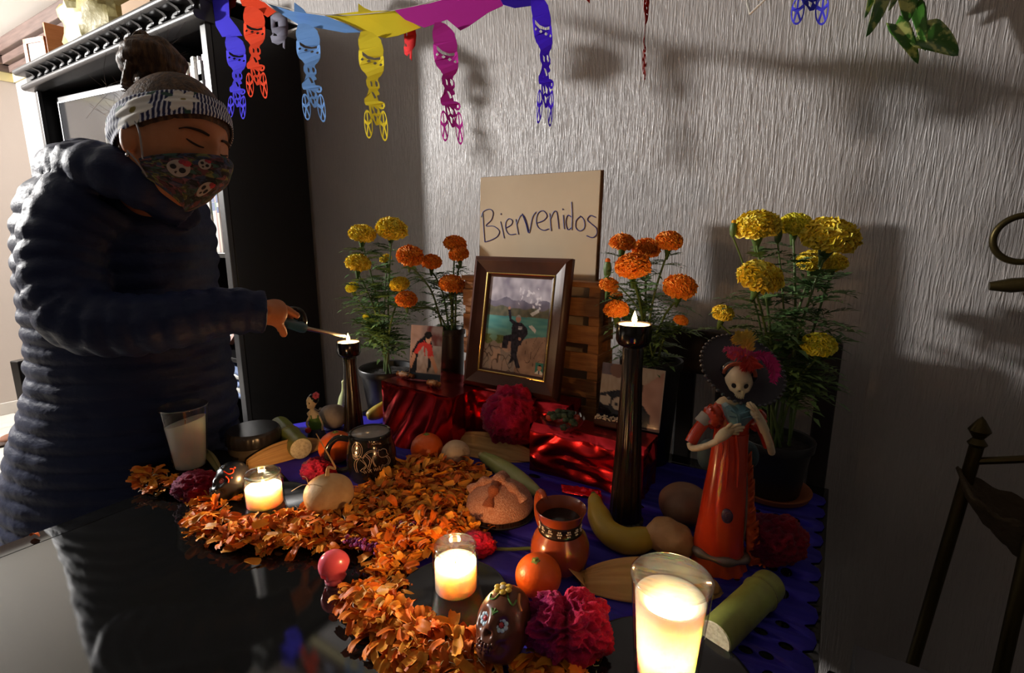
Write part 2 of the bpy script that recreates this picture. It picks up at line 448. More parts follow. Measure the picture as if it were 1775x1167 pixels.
gp = thing('gold_paper_bag', 'crumpled gold paper bundle on top of the bookcase', 'bag', (-2.83, BY0+.13, TZ))
mb = MB(); mb.sphere((-2.80, BY0+.12, TZ+.125), (.24, .13, .16), 34, 22, fn=lambda p, d: crumple(p, d, 11, .22))
for i, p in enumerate(mb.v): p.z = max(p.z, TZ+.001)
mb.build('bundle', mat('gold_paper', '#a89c62', .45, spec=.5, bump=(60, .4, .004)), gp, sharp=22)
cb = thing('carton_box', 'small brown carton behind the gold bundle on the bookcase', 'box', (-2.35, BY0+.12, TZ))
MB().box((-2.47, BY0+.05, TZ), (-2.24, BY0+.2, TZ+.12)).build('carton', mat('brown_card', '#a88a6c', .8), cb, bevel=.002)
MB().box((-2.47, BY0+.115, TZ+.1195), (-2.24, BY0+.135, TZ+.121)).build('tape', mat('tape', '#c9ad85', .3), cb)

# dark chair and slipper in the far room
wood_k = mat('dark_chair_wood', (.016, .011, .009), .35)
def dining_chair(name, label, loc, rz, h=1.0, w=.43, dp=.43, slats=3, group=None):
    t = thing(name, label, 'chair', loc, group, rz); B = lambda a, b, n, bev=.004: MB().box(a, b).build(n, wood_k, t, bevel=bev, world=False)
    for sx in (-1, 1):
        x = sx*(w/2-.02)
        B((x-.02, -.02, 0), (x+.02, .02, h), 'rear_leg'); B((x-.02, -dp-.02, 0), (x+.02, -dp+.02, .43), 'leg')
    B((-w/2, -dp-.025, .43), (w/2, .02, .465), 'seat', .008)
    B((-w/2+.04, -.014, h-.11), (w/2-.04, .014, h), 'top_rail'); B((-w/2+.04, -.012, .56), (w/2-.04, .012, .61), 'lower_rail')
    for q in range(slats):
        x = -w/2+.04+(w-.08)*(q+1)/(slats+1); B((x-.022, -.009, .6), (x+.022, .009, h-.1), 'back_slat')
    B((-w/2+.04, -dp-.01, .38), (w/2-.04, -dp+.012, .43), 'apron')
    return t
pc = on_f(47, 604, 1.95)
dining_chair('dining_chair', 'dark wooden chair standing beyond the woman on the pale tiles', (pc.x+.16, pc.y+.1, 0), radians(110), h=pc.z, w=.42, slats=2)
sl = on_z(4, 772, 0)
s = thing('slipper', 'brown slipper lying on the pale floor tiles', 'slipper', sl)
MB().sphere(sl+Vector((0, 0, .014)), (.05, .12, .014), 18, 8).build('sole', mat('slip_sole', '#3b2a22', .7), s)
MB().sphere(sl+Vector((0, .05, .03)), (.045, .065, .03), 18, 10).build('upper', mat('slip_up', '#6b4531', .8), s)
dining_chair('dining_chair', 'dark slat-back chair tucked behind the altar table against the plaster wall', (-.2, 1.275, 0), 0, h=1.02, w=.45)
# ================================================================== table
TX0, TX1, TY0, TY1 = -1.105, .03, -.18, 1.13
tb = thing('dining_table', 'glossy black dining table with a smoked glass top carrying the altar', 'table', (-.54, .47, 0))
gloss = mat('black_gloss', (.006, .006, .006), .04, spec=.5, ior=1.75)
smoke = mat('smoked_glass', (.008, .008, .0075), .03, spec=.5, ior=1.85, bump=(900, .015, .0006))
MB().box((TX0, TY0, T-.045), (TX1, TY1, T-.004)).build('tabletop', gloss, tb, bevel=.004)
bw = .042
for nm, a, b in (('edge_strip', (TX0, TY0), (TX0+bw, TY1)), ('edge_strip', (TX1-bw, TY0), (TX1, TY1)), ('edge_strip', (TX0+bw, TY0), (TX1-bw, TY0+bw)), ('edge_strip', (TX0+bw, TY1-bw), (TX1-bw, TY1))):
    MB().box((a[0], a[1], T-.006), (b[0], b[1], T-.0005)).build(nm, gloss, tb, bevel=.001)
MB().box((TX0+bw+.001, TY0+bw+.001, T-.008), (TX1-bw-.001, TY1-bw-.001, T)).build('glass_panel', smoke, tb, bevel=.0015)
for x in (TX0+.05, TX1-.05):
    for y in (TY0+.05, TY1-.05):
        MB().box((x-.035, y-.035, 0), (x+.035, y+.035, T-.04)).build('leg', black, tb, bevel=.004)

# ------------------------------------------------------------------ blue cut-paper runner
CZ = T+.0012
rn = random.Random(11)
front = [tab(*p) for p in ((455, 745), (470, 800), (560, 900), (640, 960), (700, 1050), (735, 1130), (800, 1260))]
outline = [(p.x, p.y) for p in front]
outline = [(-1.04, 1.03)] + outline[0:] + [(-.30, .13)]
xr = .008
y = .14
while y < 1.06:
    outline += [(xr+.004, y), (xr+.015, y+.008), (xr+.0185, y+.024), (xr+.015, y+.040), (xr+.004, y+.047)]; y += .05
outline += [(xr, 1.09)]
loops = [outline]
def hole(cx, cy, rx, ry, n=14, a0=0): return [(cx+rx*cos(a0-2*pi*i/n), cy+ry*sin(a0-2*pi*i/n)) for i in range(n)]
for k, yy in enumerate([.19+.055*i for i in range(15)]):
    for j, xx in enumerate((-.018, -.048, -.078)):
        rr = (.008, .006, .0045)[j]
        if min((Vector((xx, yy, 0))-Vector((b.x, b.y, 0))).length for b in [tab(*q) for q in ((1318, 1096), (1356, 1084), (1292, 1128), (1362, 1122), (1328, 1138))]) < .032: continue
        loops.append(hole(xx+(.012 if k % 2 else 0)*(j > 0), yy, rr, rr*1.5))
BIGH = [tab(*q) for q in ((1318, 1096), (1356, 1084), (1292, 1128), (1362, 1122), (1328, 1138))]
for p in BIGH: loops.append(hole(p.x, p.y, .0085, .0065, 16))
for xx in [-.95+.11*i for i in range(8)]:
    for yy in (.78, .86): loops.append(hole(xx+.02*(yy > .8), yy, .014, .008, 10, .4))
vs_, fs_ = filled(loops)
mb = MB(); mb.add([(v.x, v.y, CZ) for v in vs_], fs_)
paper_blue = mat('blue_paper', '#2b1fae', .55, spec=.35, var=(12, '#241a8c', .3, .7), bump=(45, .25, .003))
o = mb.build('cut_paper_runner', paper_blue, None, solid=.0008)
tag(o, 'royal blue cut-paper runner with scalloped edge spread over the table', 'table runner', kind='thing')
S0 = CZ+.0006    # what stands on the paper

# ------------------------------------------------------------------ candlesticks
ebony = mat('fluted_ebony', (.014, .009, .006), .25, spec=.6, var=(5, (.05, .025, .012), .45, .7, (30, 30, 1)))
wax_w = mat('tealight_wax', (.9, .82, .68), .4, sss=.6, sssr=(.012, .007, .004), sscale=1)
def candlestick(label, base, top_py, rcup, rbase):
    b = Vector(base); h = hz(b, top_py)-b.z; t = thing('candlestick', label, 'candlestick', b, 'black fluted candlesticks')
    cup = rcup*1.35; z0 = h-cup
    fl = lambda a, z, j: 1-.055*(.5+.5*cos(a*16)) if 1 < j < 6 else 1
    M0 = Matrix.Translation(b)
    MB().lathe([(rbase*1.12, 0), (rbase*1.12, .006), (rbase, .008), (rbase*.93, h*.12), (rbase*.74, h*.45), (rbase*.6, h*.75), (rcup*.6, z0-.004), (rcup*.55, z0)], 96, M0, ripple=fl).build('fluted_column', ebony, t, sharp=25)
    MB().lathe([(rcup*.6, z0), (rcup*.86, z0+.004), (rcup, z0+cup*.3), (rcup, h-.002), (rcup*.985, h), (rcup*.92, h-.0005), (rcup*.9, h-.01), (0, h-.012)], 48, M0).build('cup', mat('cup_black', (.01, .008, .007), .16, spec=.6), t, sharp=35)
    MB().lathe([(rcup*.88, h-.012), (rcup*.88, h-.002), (rcup*.8, h-.0035), (0, h-.0042)], 40, M0).build('tealight', wax_w, t); wx = [c for c in t.children if c.name.startswith(('wax', 'tealight'))][-1]
    p = b+Vector((0, 0, h-.004)); MB().tube([p, p+Vector((0, 0, .008))], .0007, 6).build('wick', WICK, wx)
    flame_part(wx, p+Vector((0, 0, .004)), .021, .0045)
    candle_light(p+Vector((0, 0, .017)), .8)
    return t, p
csL, tipL = candlestick('shorter black fluted candlestick with the candle being lit, by the bookcase', tab(614, 748, S0), 592, .0285, .0255)
csR, tipR = candlestick('tall black fluted candlestick with a burning tealight in front of the orange marigolds', tab(1083, 903, S0), 561, .0285, .0285)

# ------------------------------------------------------------------ plates and jar candles
plate_m = mat('black_plate', (.008, .008, .009), .12, spec=.55)
def plate(label, c, r, group='black saucers', sq=1):
    c = Vector(c); t = thing('saucer', label, 'saucer', c, group); M0 = Matrix.Translation(c)
    MB().lathe([(r*.6, 0), (r*.64, .001), (r*.9, .009), (r, .014), (r*1.0, .0155), (r*.975, .0155), (r*.88, .0105), (r*.66, .0045), (0, .0042)], 56, M0).build('dish', plate_m, t, sharp=50)
    MB().lathe([(r*.975, .0152), (r*1.004, .0146), (r*1.006, .0158), (r*.985, .0166), (r*.972, .016)], 56, M0).build('rim', plate_m, t, sharp=80)
    return t, c.z+.0042
wax = mat('jar_wax', (.95, .88, .83), .35, sss=1, sssr=(.045, .022, .015), sscale=1)
RIMG = glass_mat('rim_glass', (.9, .88, .84), 1, .06, 1.2, 1.2)
def jar_candle(label, c, r, h, wl, lit=True, e=.55, group=None):
    c = Vector(c); t = thing('jar_candle', label, 'candle', c, group); M0 = Matrix.Translation(c); th = .0022
    prof = [(r*.82, .0), (r*.96, .003), (r, .008), (r, h*.72), (r*.97, h*.79), (r*.84, h*.835), (r*.84, h*.9), (r*.9, h*.93), (r*.91, h*.97), (r*.87, h)]
    inn = [(r*.80, h), (r*.82, h*.96), (r*.8, h*.9), (r*.78, h*.84), (r*.9, h*.78), (r-th, h*.7), (r-th, .01), (r*.8, .006), (0, .006)]
    MB().lathe(prof+inn, 48, M0).build('glass_jar', GLASS, t, sharp=30)
    MB().lathe([(r*.88, h*.925), (r*.925, h*.94), (r*.93, h*.985), (r*.885, h*1.005), (r*.84, h*.985)], 48, M0).build('rim_bead', RIMG, t, sharp=80)
    rw = r-th-.0006; hw = h*wl
    MB().lathe([(0, .0065), (rw*.9, .0068), (rw, .012), (rw, hw), (rw*.8, hw-.0015), (0, hw-.003)], 40, M0).build('wax', wax, t, sharp=60); wx = [c for c in t.children if c.name.startswith(('wax', 'tealight'))][-1]
    p = c+Vector((0, 0, hw-.003)); MB().tube([p, p+Vector((0, .0003, .007))], .0008, 6).build('wick', WICK, wx)
    if lit:
        flame_part(wx, p+Vector((0, 0, .004)), .017, .004); candle_light(p+Vector((0, 0, .013)), e)
    return t
p1 = tab(461, 886, T+.001); pl1, z1 = plate('black saucer under the small jar candle beside the black skull', p1, .083)
c1 = Vector((p1.x, p1.y, z1)); jar_candle('small lit jar candle between the black skull and the round jicama', c1+Vector((0, .0, .0008)), .0335, .071, .62, e=1.55, group='small jar candles')
p2 = tab(784, 1046, S0); pl2, z2 = plate('black saucer under the small jar candle beside the brown skull', p2, .076)
p2c = tab(791, 1030, z2); jar_candle('small lit jar candle on the saucer next to the brown chocolate skull', (p2c.x, p2c.y, z2+.0008), .0315, .076, .66, e=1.55, group='small jar candles')

def tumbler_candle(label, c, r0, r1, h, wh, lit, tilt=None, e=1.2, slope=0):
    c = Vector(c); t = thing('glass_candle', label, 'candle', c, 'tall glass candles'); M0 = Matrix.Translation(c); th = .003
    R = lambda z: lerp(r0, r1, z/h)
    zs = [0, .004, h*.3, h*.6, h*.9, h]
    prof = [(r0*.9, 0)] + [(R(z), max(z, .003)) for z in zs[1:]]
    inn = [(r1-th*.6, h), (R(h*.9)-th, h*.9), (R(h*.5)-th, h*.5), (R(.016)-th, .016), (0, .014)]
    MB().lathe(prof+inn, 56, M0).build('glass', GLASS, t, sharp=50)
    MB().lathe([(r1-.0024, h-.0012), (r1+.0006, h-.0014), (r1+.0008, h), (r1-.0012, h+.001), (r1-.0026, h)], 56, M0).build('glass_rim', RIMG, t, sharp=80)
    q = lambda z: R(z)-th-.0008
    zs = [.0165, .03, wh*.4, wh*.7, wh*.9, wh]
    well = [(q(wh)*.8, wh-.001), (q(wh)*.45, wh-.004), (0, wh-.006)]
    if lit: wf = .05; well = [(q(wh)*.9, wh-.001), (q(wh)*.72, wh-.008), (q(wf)*.66, wh*.7), (q(wf)*.6, wf+.006), (q(wf)*.5, wf), (0, wf-.001)]
    mb = MB(); mb.lathe([(0, .0155)] + [(q(z), z) for z in zs] + well, 48, M0)
    for v in mb.v:
        l = v-c; f = max(0, (l.z/wh-.6)/.4)
        v.z += f*slope*(l.dot(LAT)/r1)
    wx = mb.build('wax', wax, t, sharp=60)
    p = c+Vector((0, 0, (wf-.001) if lit else wh-.006)); MB().tube([p, p+Vector((.001, 0, .009))], .0008, 6).build('wick', WICK, wx)
    if lit:
        flame_part(wx, p+Vector((0, 0, .005)), .022, .005); candle_light(p+Vector((0, 0, .016)), e)
    return t
pb = on_z(1150, 1205, S0); plB, zB = plate('large black plate under the tall glass candle at the corner of the altar', pb+Vector((.0, .0, 0)), .1, 'black plates')
tumbler_candle('tall lit glass candle standing beside the cut sugar cane', (pb.x, pb.y, zB+.0006), .0315, .0415, .142, .118, True, e=3.4)
pp = tab(333, 822); plP, zP = plate('black plate under the unlit glass candle in front of the woman', pp, .088, 'black plates')
hP = hz(pp, 704)-zP
tumbler_candle('unlit tall glass candle with white wax in front of the woman', (pp.x, pp.y, zP+.0006), .030, .0445, hP, hP*.77, False, slope=.012)

# ------------------------------------------------------------------ skulls
def gauss(d, c, s): return exp(-(Vector(d)-Vector(c)).length_squared/(2*s*s))
def skull_fn(rx, ry, rz):
    """fwd = +x, up = +z; unit direction to a skull surface."""
    def fn(p, d):
        k = 1.0; low = max(0, -d.z); f = max(0, d.x)
        blk = max(.2, 1-d.z*d.z)**(-.24*min(1, low*1.6)) if d.x > -.25 else 1
        q = Vector((d.x*blk*(1-.04*f), d.y*blk*(1-.20*min(1, low*1.5)*min(1, max(0, d.x+.5)))*(1-.07*f), d.z))
        if d.x < 0:
            q.x *= 1.1
            if d.z < -.15: q.z *= 1-.45*min(1, -d.x*1.4)*min(1, (-d.z-.15)*2)
        for sy in (-1, 1):
            k -= .25*gauss(d, Vector((.86, sy*.43, -.03)).normalized(), .155)
            k += .085*gauss(d, Vector((.74, sy*.66, -.27)).normalized(), .13)
            k += .05*gauss(d, Vector((.85, sy*.42, .24)).normalized(), .12)
            k -= .12*gauss(d, Vector((.62, sy*.55, -.52)).normalized(), .13)
            k -= .17*gauss(d, Vector((.9, sy*.065, -.33)).normalized(), .065)
        k += .05*gauss(d, Vector((.97, 0, -.1)).normalized(), .08)
        if d.x > .15 and -.97 < d.z < -.4:
            a = atan2(d.y, d.x); m = exp(-((d.z+.66)/.13)**2)*exp(-(a/.62)**4)
            k += .10*m + .035*m*(abs(sin(a*9))-.5) - .07*exp(-((d.z+.67)/.02)**2)*exp(-(a/.6)**4)
        k += .05*gauss(d, Vector((.5, 0, -.88)).normalized(), .2)
        return Vector((q.x*rx*k, q.y*ry*k, q.z*rz*k))
    return fn
def surf(fn, M, d, lift=.0):
    d = Vector(d).normalized(); p = fn(Vector(), d); n = (p.normalized()*.5+d*.5).normalized(); return M @ (p+n*lift), (M.to_3x3() @ n).normalized()
def disc_flower(mb, p, n, r, petals, thick, c_pet, c_mid, round_=.5):
    R = rot_to(n); R.translation = p
    for i in range(petals):
        a = 2*pi*i/petals; mb.sphere((cos(a)*r*.6, sin(a)*r*.6, thick*.5), (r*round_, r*round_, thick), 10, 6, R @ Matrix.Rotation(0, 4, 'Z'), c_pet)
    mb.sphere((0, 0, thick), (r*.3, r*.3, thick), 10, 6, R, c_mid)
icing = mat('icing', (1, 1, 1), .4, attr=True, sss=.1, sssr=(.003, .003, .003), sscale=1)
def teeth(fn, M, h, m, t):
    mb = MB()
    for row, z in enumerate((-.56, -.73)):
        for i in range(6):
            y = (i-2.5)*.125; p, n = surf(fn, M, (.8, y, z), -.001*h/.1); R = frame_m(p, n, M.to_3x3() @ Vector((0, 1, 0)), n.cross(M.to_3x3() @ Vector((0, 1, 0))))
            mb.sphere((0, 0, 0), (h*.03, h*.026, h*.045), 10, 8, R)
    mb.build('teeth', m, t, kind='stuff')
def skull(name, label, base, h, yaw_dir, m, wid=.72, ln=.86, tilt=0, group='candy skulls'):
    b = Vector(base); t = thing(name, label, 'skull', b, group)
    fn = skull_fn(h*.5*ln, h*.5*wid, h*.5)
    f = Vector((yaw_dir.x, yaw_dir.y, 0)).normalized(); l = UP.cross(f)
    M = frame_m(b+Vector((0, 0, h*.485)), f, l, UP) @ Matrix.Rotation(tilt, 4, 'Y')
    MB().sphere((0, 0, 0), 1, 120, 84, M, fn=fn).build('cranium', m, t, sharp=180)
    teeth(fn, M, h, m, t)
    return t, fn, M
choc = mat('chocolate', '#6b3a24', .3, spec=.5, sss=.05, sssr=(.004, .002, .001), sscale=1, var=(20, '#5a2f1d', .3, .7))
bsk = tab(873, 1132, S0+.006); hsk = (hz(bsk, 1012)-bsk.z)*.9
dirc = (-FWD*.86 - LAT*.50)
t, fn, M = skull('chocolate_skull', 'brown chocolate skull with yellow icing flower and blue flower eyes', bsk, hsk, dirc, choc, .76, .90, -.72)
for sy in (-1, 1):
    p, n = surf(fn, M, (.86, sy*.385, -.02), .0022); mb = MB()
    disc_flower(mb, p, M.to_3x3() @ Vector((.93, sy*.33, 0)), .0098, 8, .0018, lin('#cfe6f2'), lin('#c2454a'), .28)
    mb.build('eye_flower', icing, t, label='pale blue icing flower in the eye socket')
p, n = surf(fn, M, (.62, -.1, .78), .001); mb = MB(); disc_flower(mb, p, n, .0125, 6, .0026, lin('#dfb13c'), lin('#d9c5a0'), .34); mb.build('icing_flower', icing, t, label='yellow icing flower on the crown')
nz_ = MB()
for sy in (-1, 1):
    p, n = surf(fn, M, (.9, sy*.065, -.33), .0006); R = rot_to(n); R.translation = p; nz_.sphere((0, 0, 0), (.0028, .0038, .0012), 10, 6, R)
nz_.build('nose_cavity', mat('nose_shade', (.015, .007, .004), .5), t)  # near-black beads put the hollow's shade into the nose colour
mb = MB()
for pts in (((.6, .02, .8), (.72, .28, .62), (.66, .48, .5), (.55, .5, .66)), ((.68, -.12, .66), (.8, -.2, .48), (.74, -.4, .45), (.66, -.5, .58)), ((.93, 0, .12), (.93, .02, .3)), ((.93, .0, .16), (.9, .14, .25)), ((.93, 0, .16), (.9, -.13, .26))):
    mb.tube(spline([surf(fn, M, q, .0005)[0] for q in pts], 5), .0011, 6, lin('#5c8a3c'))
mb.build('icing_vine', icing, t, label='green icing vines', kind='stuff')
mb = MB(); mb.col = lin('#d98a4a')
mb.tube(spline([surf(fn, M, q, .0004)[0] for q in ((.35, .45, .85), (.5, .6, .62), (.45, .75, .45))], 5), .0018, 6); mb.build('icing_stroke', icing, t)

blk_sk = mat('black_sugar', (.012, .012, .014), .3, spec=.6)
b2 = tab(404, 863, T+.012); h2 = (hz(b2, 797)-b2.z)*.95
t, fn, M = skull('black_skull', 'black painted skull with red scroll and pink eyes behind the jar candle', b2, h2, (-LAT*.56-FWD*.83), blk_sk, .78, .86, -.5)
for sy in (-1, 1):
    p, n = surf(fn, M, (.86, sy*.39, -.02), .0015); mb = MB(); disc_flower(mb, p, M.to_3x3() @ Vector((.93, sy*.35, 0)), .0062, 9, .0014, lin('#b8626a'), lin('#c9767c'), .3); mb.build('eye_disc', icing, t, label='pink eye disc')
mb = MB(); mb.col = lin('#e2431f')
sd = -1 if (M.to_3x3() @ Vector((0, -1, 0))).dot(LAT) > 0 else 1
for pts in (((.8, sd*.30, .42), (.66, sd*.62, .38), (.5, sd*.74, .5), (.5, sd*.62, .66), (.62, sd*.5, .62)), ((.74, sd*.58, .24), (.6, sd*.76, .14), (.58, sd*.8, .0))):
    mb.tube(spline([surf(fn, M, q, .0006)[0] for q in pts], 6), .0011, 6)
for q in ((.42, sd*.6, .75), (.5, sd*.82, .25)): mb.sphere(surf(fn, M, q, .0006)[0], .0018, 8, 6)
mb.build('red_scroll', icing, t, label='red painted scroll', kind='stuff')
mb = MB(); mb.col = lin('#3c4048'); disc_flower(mb, *surf(fn, M, (.85, .0, .6), .0006), .006, 5, .001, lin('#33363c'), lin('#44484e'), .35); mb.build('forehead_flower', icing, t)

# pink candy skull lying on its side on bare glass
pink = mat('pink_candy', '#f0687a', .25, spec=.6, sss=.7, sssr=(.012, .006, .006), sscale=1, coat=.4)
pk = tab(580, 1006, T+.001); t = thing('pink_skull', 'small translucent pink candy skull lying alone on the bare glass', 'skull', pk, 'candy skulls')
r = 25*mpp(pk)
fn = skull_fn(r*1.02, r*.86, r*1.2)
f = (-LAT*.62-FWD*.5-UP*.35).normalized(); u = (LAT*.35+FWD*.3+UP*.85); u = (u-f*u.dot(f)).normalized()
M = frame_m(pk+Vector((0, 0, r*1.08)), f, u.cross(f), u)
MB().sphere((0, 0, 0), 1, 80, 56, M, fn=fn).build('cranium', pink, t, sharp=180)
mb = MB(); mb.sphere(M @ Vector((r*.45, 0, -r*.9)), (r*.72, r*.56, r*.5), 16, 10, fn=lambda p, d: p*(1+.12*sin(d.x*9)*cos(d.y*9)))
mb.build('jaw', pink, t)

# ------------------------------------------------------------------ mug
mg = tab(646, 826, S0); sc = mpp(mg); r = 41*sc; h = hz(mg, 748)-mg.z
t = thing('mug', 'black rounded mug with thin line drawing, in front of the shorter candlestick', 'mug', mg); M0 = Matrix.Translation(mg)
R_ = lambda z: r*(.80 + .22*sin(pi*min(1, max(0, (z/h)*.94+.06))**.9) + (.06 if z > h*.9 else 0))
zs = [0, .003]+[h*i/14 for i in range(1, 15)]
prof = [(R_(z)*(.94 if z == 0 else 1), z) for z in zs]
mugm = mat('mug_black', (.008, .008, .009), .14, spec=.6)
MB().lathe(prof+[(R_(h)-.002, h+.0015), (R_(h)-.004, h)]+[(R_(z)-.0045, z) for z in reversed(zs[3:])]+[(0, .008)], 56, M0).build('cup', mugm, t, sharp=50)
MB().lathe([(R_(h)-.0047, h-.001), (R_(h*.86)-.005, h*.86), (R_(h*.8)-.0052, h*.8)], 48, M0).build('glazed_inside', mat('mug_inside', '#8f8f90', .25), t, sharp=180)
MB().lathe([(0, h*.8), (R_(h*.8)-.006, h*.8)], 40, M0).build('drink', mat('drink', (.012, .008, .006), .05, spec=.6), t)
hd = -LAT*.98-FWD*.2
mb = MB(); hp = [mg+hd*(R_(h*.85)-.003)+UP*h*.86, mg+hd*(r*1.35)+UP*h*.9, mg+hd*(r*1.72)+UP*h*.68, mg+hd*(r*1.7)+UP*h*.4, mg+hd*(r*1.35)+UP*h*.2, mg+hd*(R_(h*.2)-.003)+UP*h*.22]
mb.tube(spline(hp, 8), .0062, 10, flat=.8, upv=LAT.cross(UP)); mb.build('handle', mugm, t)
def on_mug(zx, zy):
    px, py = 570+zx/8.977, 720+zy/8.977; d = ray(px, py); o = CAM-mg
    tt = None; best = None
    for _ in range(3):
        z = h*.5 if best is None else best.z
        rr = R_(max(0, min(h, z)))+.0005
        a = d.x**2+d.y**2; bb = 2*(o.x*d.x+o.y*d.y); c = o.x**2+o.y**2-rr*rr
        q = max(0, bb*bb-4*a*c); s = (-bb-sqrt(q))/(2*a); best = o+d*s
    return mg+best
def strokes(mb, fn, ss, rad, n=4):
    for st in ss: mb.tube(spline([fn(*p) for p in st], n), rad, 5)
spiral = [(435+ (10+a*5.4)*cos(a*1.0+.4)*.78, 545+(10+a*5.4)*sin(a+.4)*1.22) for a in [x*.42 for x in range(0, 56)] if a < 21]
drawing = [spiral[:52]+[(370, 600), (400, 650), (455, 665)], [(400, 610), (440, 632), (490, 640), (520, 668), (560, 610), (620, 560), (690, 548), (745, 575), (775, 590)],
    [(455, 668), (405, 720), (398, 800), (430, 890)], [(465, 690), (432, 740), (432, 820), (455, 895)], [(490, 700), (575, 785), (490, 865), (560, 890)], [(525, 690), (590, 790), (540, 855), (580, 875)],
    [(560, 630), (640, 710), (605, 830), (660, 860)], [(585, 610), (665, 700), (635, 830), (668, 850)], [(530, 680), (575, 620), (640, 575), (700, 572), (745, 600), (690, 640), (680, 710), (720, 800)],
    [(745, 620), (700, 660), (700, 730), (740, 800)], [(770, 590), (775, 535), (800, 545), (840, 522), (890, 535), (905, 590), (925, 610), (890, 640), (820, 655), (780, 630), (770, 590)],
    [(890, 630), (945, 660), (950, 730), (900, 785), (850, 790)], [(885, 645), (925, 680), (920, 740), (870, 775), (830, 770)],
    [(700, 820), (715, 870), (730, 820), (745, 870), (760, 815), (770, 860)], [(785, 790), (800, 860), (830, 770), (835, 860), (860, 800), (870, 850)], [(540, 880), (560, 910), (580, 880), (590, 905)], [(600, 855), (625, 895), (640, 860), (665, 885)]]
mb = MB(); strokes(mb, on_mug, drawing, .00042, 3); mb.build('line_drawing', mat('etched_line', '#d2b6a0', .6), t, label='thin pale line drawing of a long-armed animal with a spiral tail', kind='stuff')
word = [[(628, 470), (632, 410), (622, 405)], [(632, 412), (655, 465), (662, 405)], [(690, 445), (675, 440), (672, 462), (690, 460), (692, 442), (697, 464)], [(710, 442), (730, 438), (712, 462), (732, 458)], [(762, 430), (745, 440), (750, 456), (768, 450)], [(795, 432), (780, 432), (778, 450), (795, 448), (798, 428), (806, 448), (818, 440)]]
mb = MB(); strokes(mb, on_mug, word, .00045, 3); mb.build('lettering', mat('etched_line'), t, label='pale handwritten word on the mug', kind='stuff')

# ------------------------------------------------------------------ clay jug
jg = tab(970, 984, S0); sc = mpp(jg); rj = 51*sc; hj = hz(jg, 881)-jg.z
t = thing('clay_jug', 'glazed terracotta jug with a black band of white dotted flowers', 'jug', jg); M0 = Matrix.Translation(jg)
clay = mat('clay', '#a34a24', .22, spec=.6, var=(9, '#8a3a1c', .35, .7), coat=.5)
kj = [(.60, 0), (.68, .015), (.92, .15), (1.0, .31), (.97, .44), (.86, .57), (.70, .67), (.665, .74), (.70, .83), (.79, .94), (.83, .98), (.85, 1.0)]
prof = [(rj*a, hj*b) for a, b in kj]
MB().lathe(prof+[(rj*.83, hj*1.012), (rj*.78, hj*.985), (rj*.66, hj*.85), (rj*.60, hj*.73), (rj*.8, hj*.5), (rj*.7, hj*.1), (0, hj*.07)], 64, M0).build('pot', clay, t, sharp=60)
def jr(z):
    for (a, b), (c, d) in zip(kj, kj[1:]):
        if b <= z <= d: return rj*lerp(a, c, (z-b)/(d-b))
MB().lathe([(jr(zz)+.0005, hj*zz) for zz in (.655, .68, .71, .75, .80, .835)], 64, M0).build('dark_band', mat('band_black', (.02, .014, .01), .25), t, sharp=180)
dotm = mat('white_dots', '#e9dccb', .4)
for i in range(14):
    a = 2*pi*i/14+.2; mb = MB()
    for q in range(7):
        aa = a+(0 if q == 6 else .085*cos(q*pi/3)); zz = .745+(0 if q == 6 else .045*sin(q*pi/3)); rr = jr(zz)+.0008
        mb.sphere(jg+Vector((rr*cos(aa), rr*sin(aa), hj*zz)), .0013, 8, 5)
    mb.build('dotted_flower', dotm, t, kind='stuff')
hd = (-LAT*.62+FWD*.78)
mb = MB(); mb.tube(spline([jg+hd*rj*.80+UP*hj*.97, jg+hd*rj*.98+UP*hj*1.06, jg+hd*rj*1.14+UP*hj*.92, jg+hd*rj*1.12+UP*hj*.66, jg+hd*rj*.94+UP*hj*.5], 7), .0055, 10, flat=1.3); mb.build('handle', clay, t)
# ------------------------------------------------------------------ fruit, bread and roots
def lump(name, part, label, cat, c, r, m, amp=.05, sc=20, seed=0, sq=(1, 1, 1), group=None, stem=None):
    c = Vector(c); t = thing(name, label, cat, c-Vector((0, 0, r*sq[2])), group)
    mb = MB(); mb.sphere(c, (r*sq[0], r*sq[1], r*sq[2]), 56, 38, fn=lambda p, d: p*(1+amp*noise.noise(p*sc+Vector((seed, seed, 0)))-(.10*gauss(d, (0, 0, 1), .16)+.035*abs(cos(3.5*atan2(d.y, d.x)))*(1-abs(d.z)) if part == 'bulb' else 0)+(.07*noise.noise(p*70+Vector((seed, 0, 0)))-.10*max(0, .25-abs(noise.noise(p*34))) if part == 'root' and amp > .1 else 0)))
    mb.build(part, m, t, sharp=180); return t
def seat(px, py, rpx, z=None, sq=1.0):
    """centre of a roundish thing seen at a pixel, resting on height z"""
    z = S0 if z is None else z
    p = on_z(px, py, z+.02); r = 0
    for _ in range(4): r = rpx*mpp(p); p = on_z(px, py, z+r*sq)
    return p, r
peel = mat('orange_peel', '#e8681c', .35, spec=.5, bump=(260, .35, .0015), var=(14, '#d85a16', .3, .7), sss=.08, sssr=(.006, .003, .001), sscale=1)
calyx = mat('calyx', '#7a8a3a', .6)
def orange(label, px, py, rpx, up=(0, 0, 1)):
    p, r = seat(px, py, rpx, None, .92); t = lump('orange', 'peel', label, 'orange', p, r, peel, .012, 30, px, (1, 1, .92), 'oranges')
    u = Vector(up).normalized(); R = rot_to(u); R.translation = p+Vector((u.x*r, u.y*r, u.z*r*.92))*.965
    mb = MB(); mb.lathe([(r*.2, -.001), (r*.17, .0012), (r*.08, .0018), (r*.05, .004), (0, .0042)], 14, R, ripple=lambda a, z, j: 1+.2*sin(5*a) if j < 2 else 1); mb.build('calyx', calyx, t)
    return t
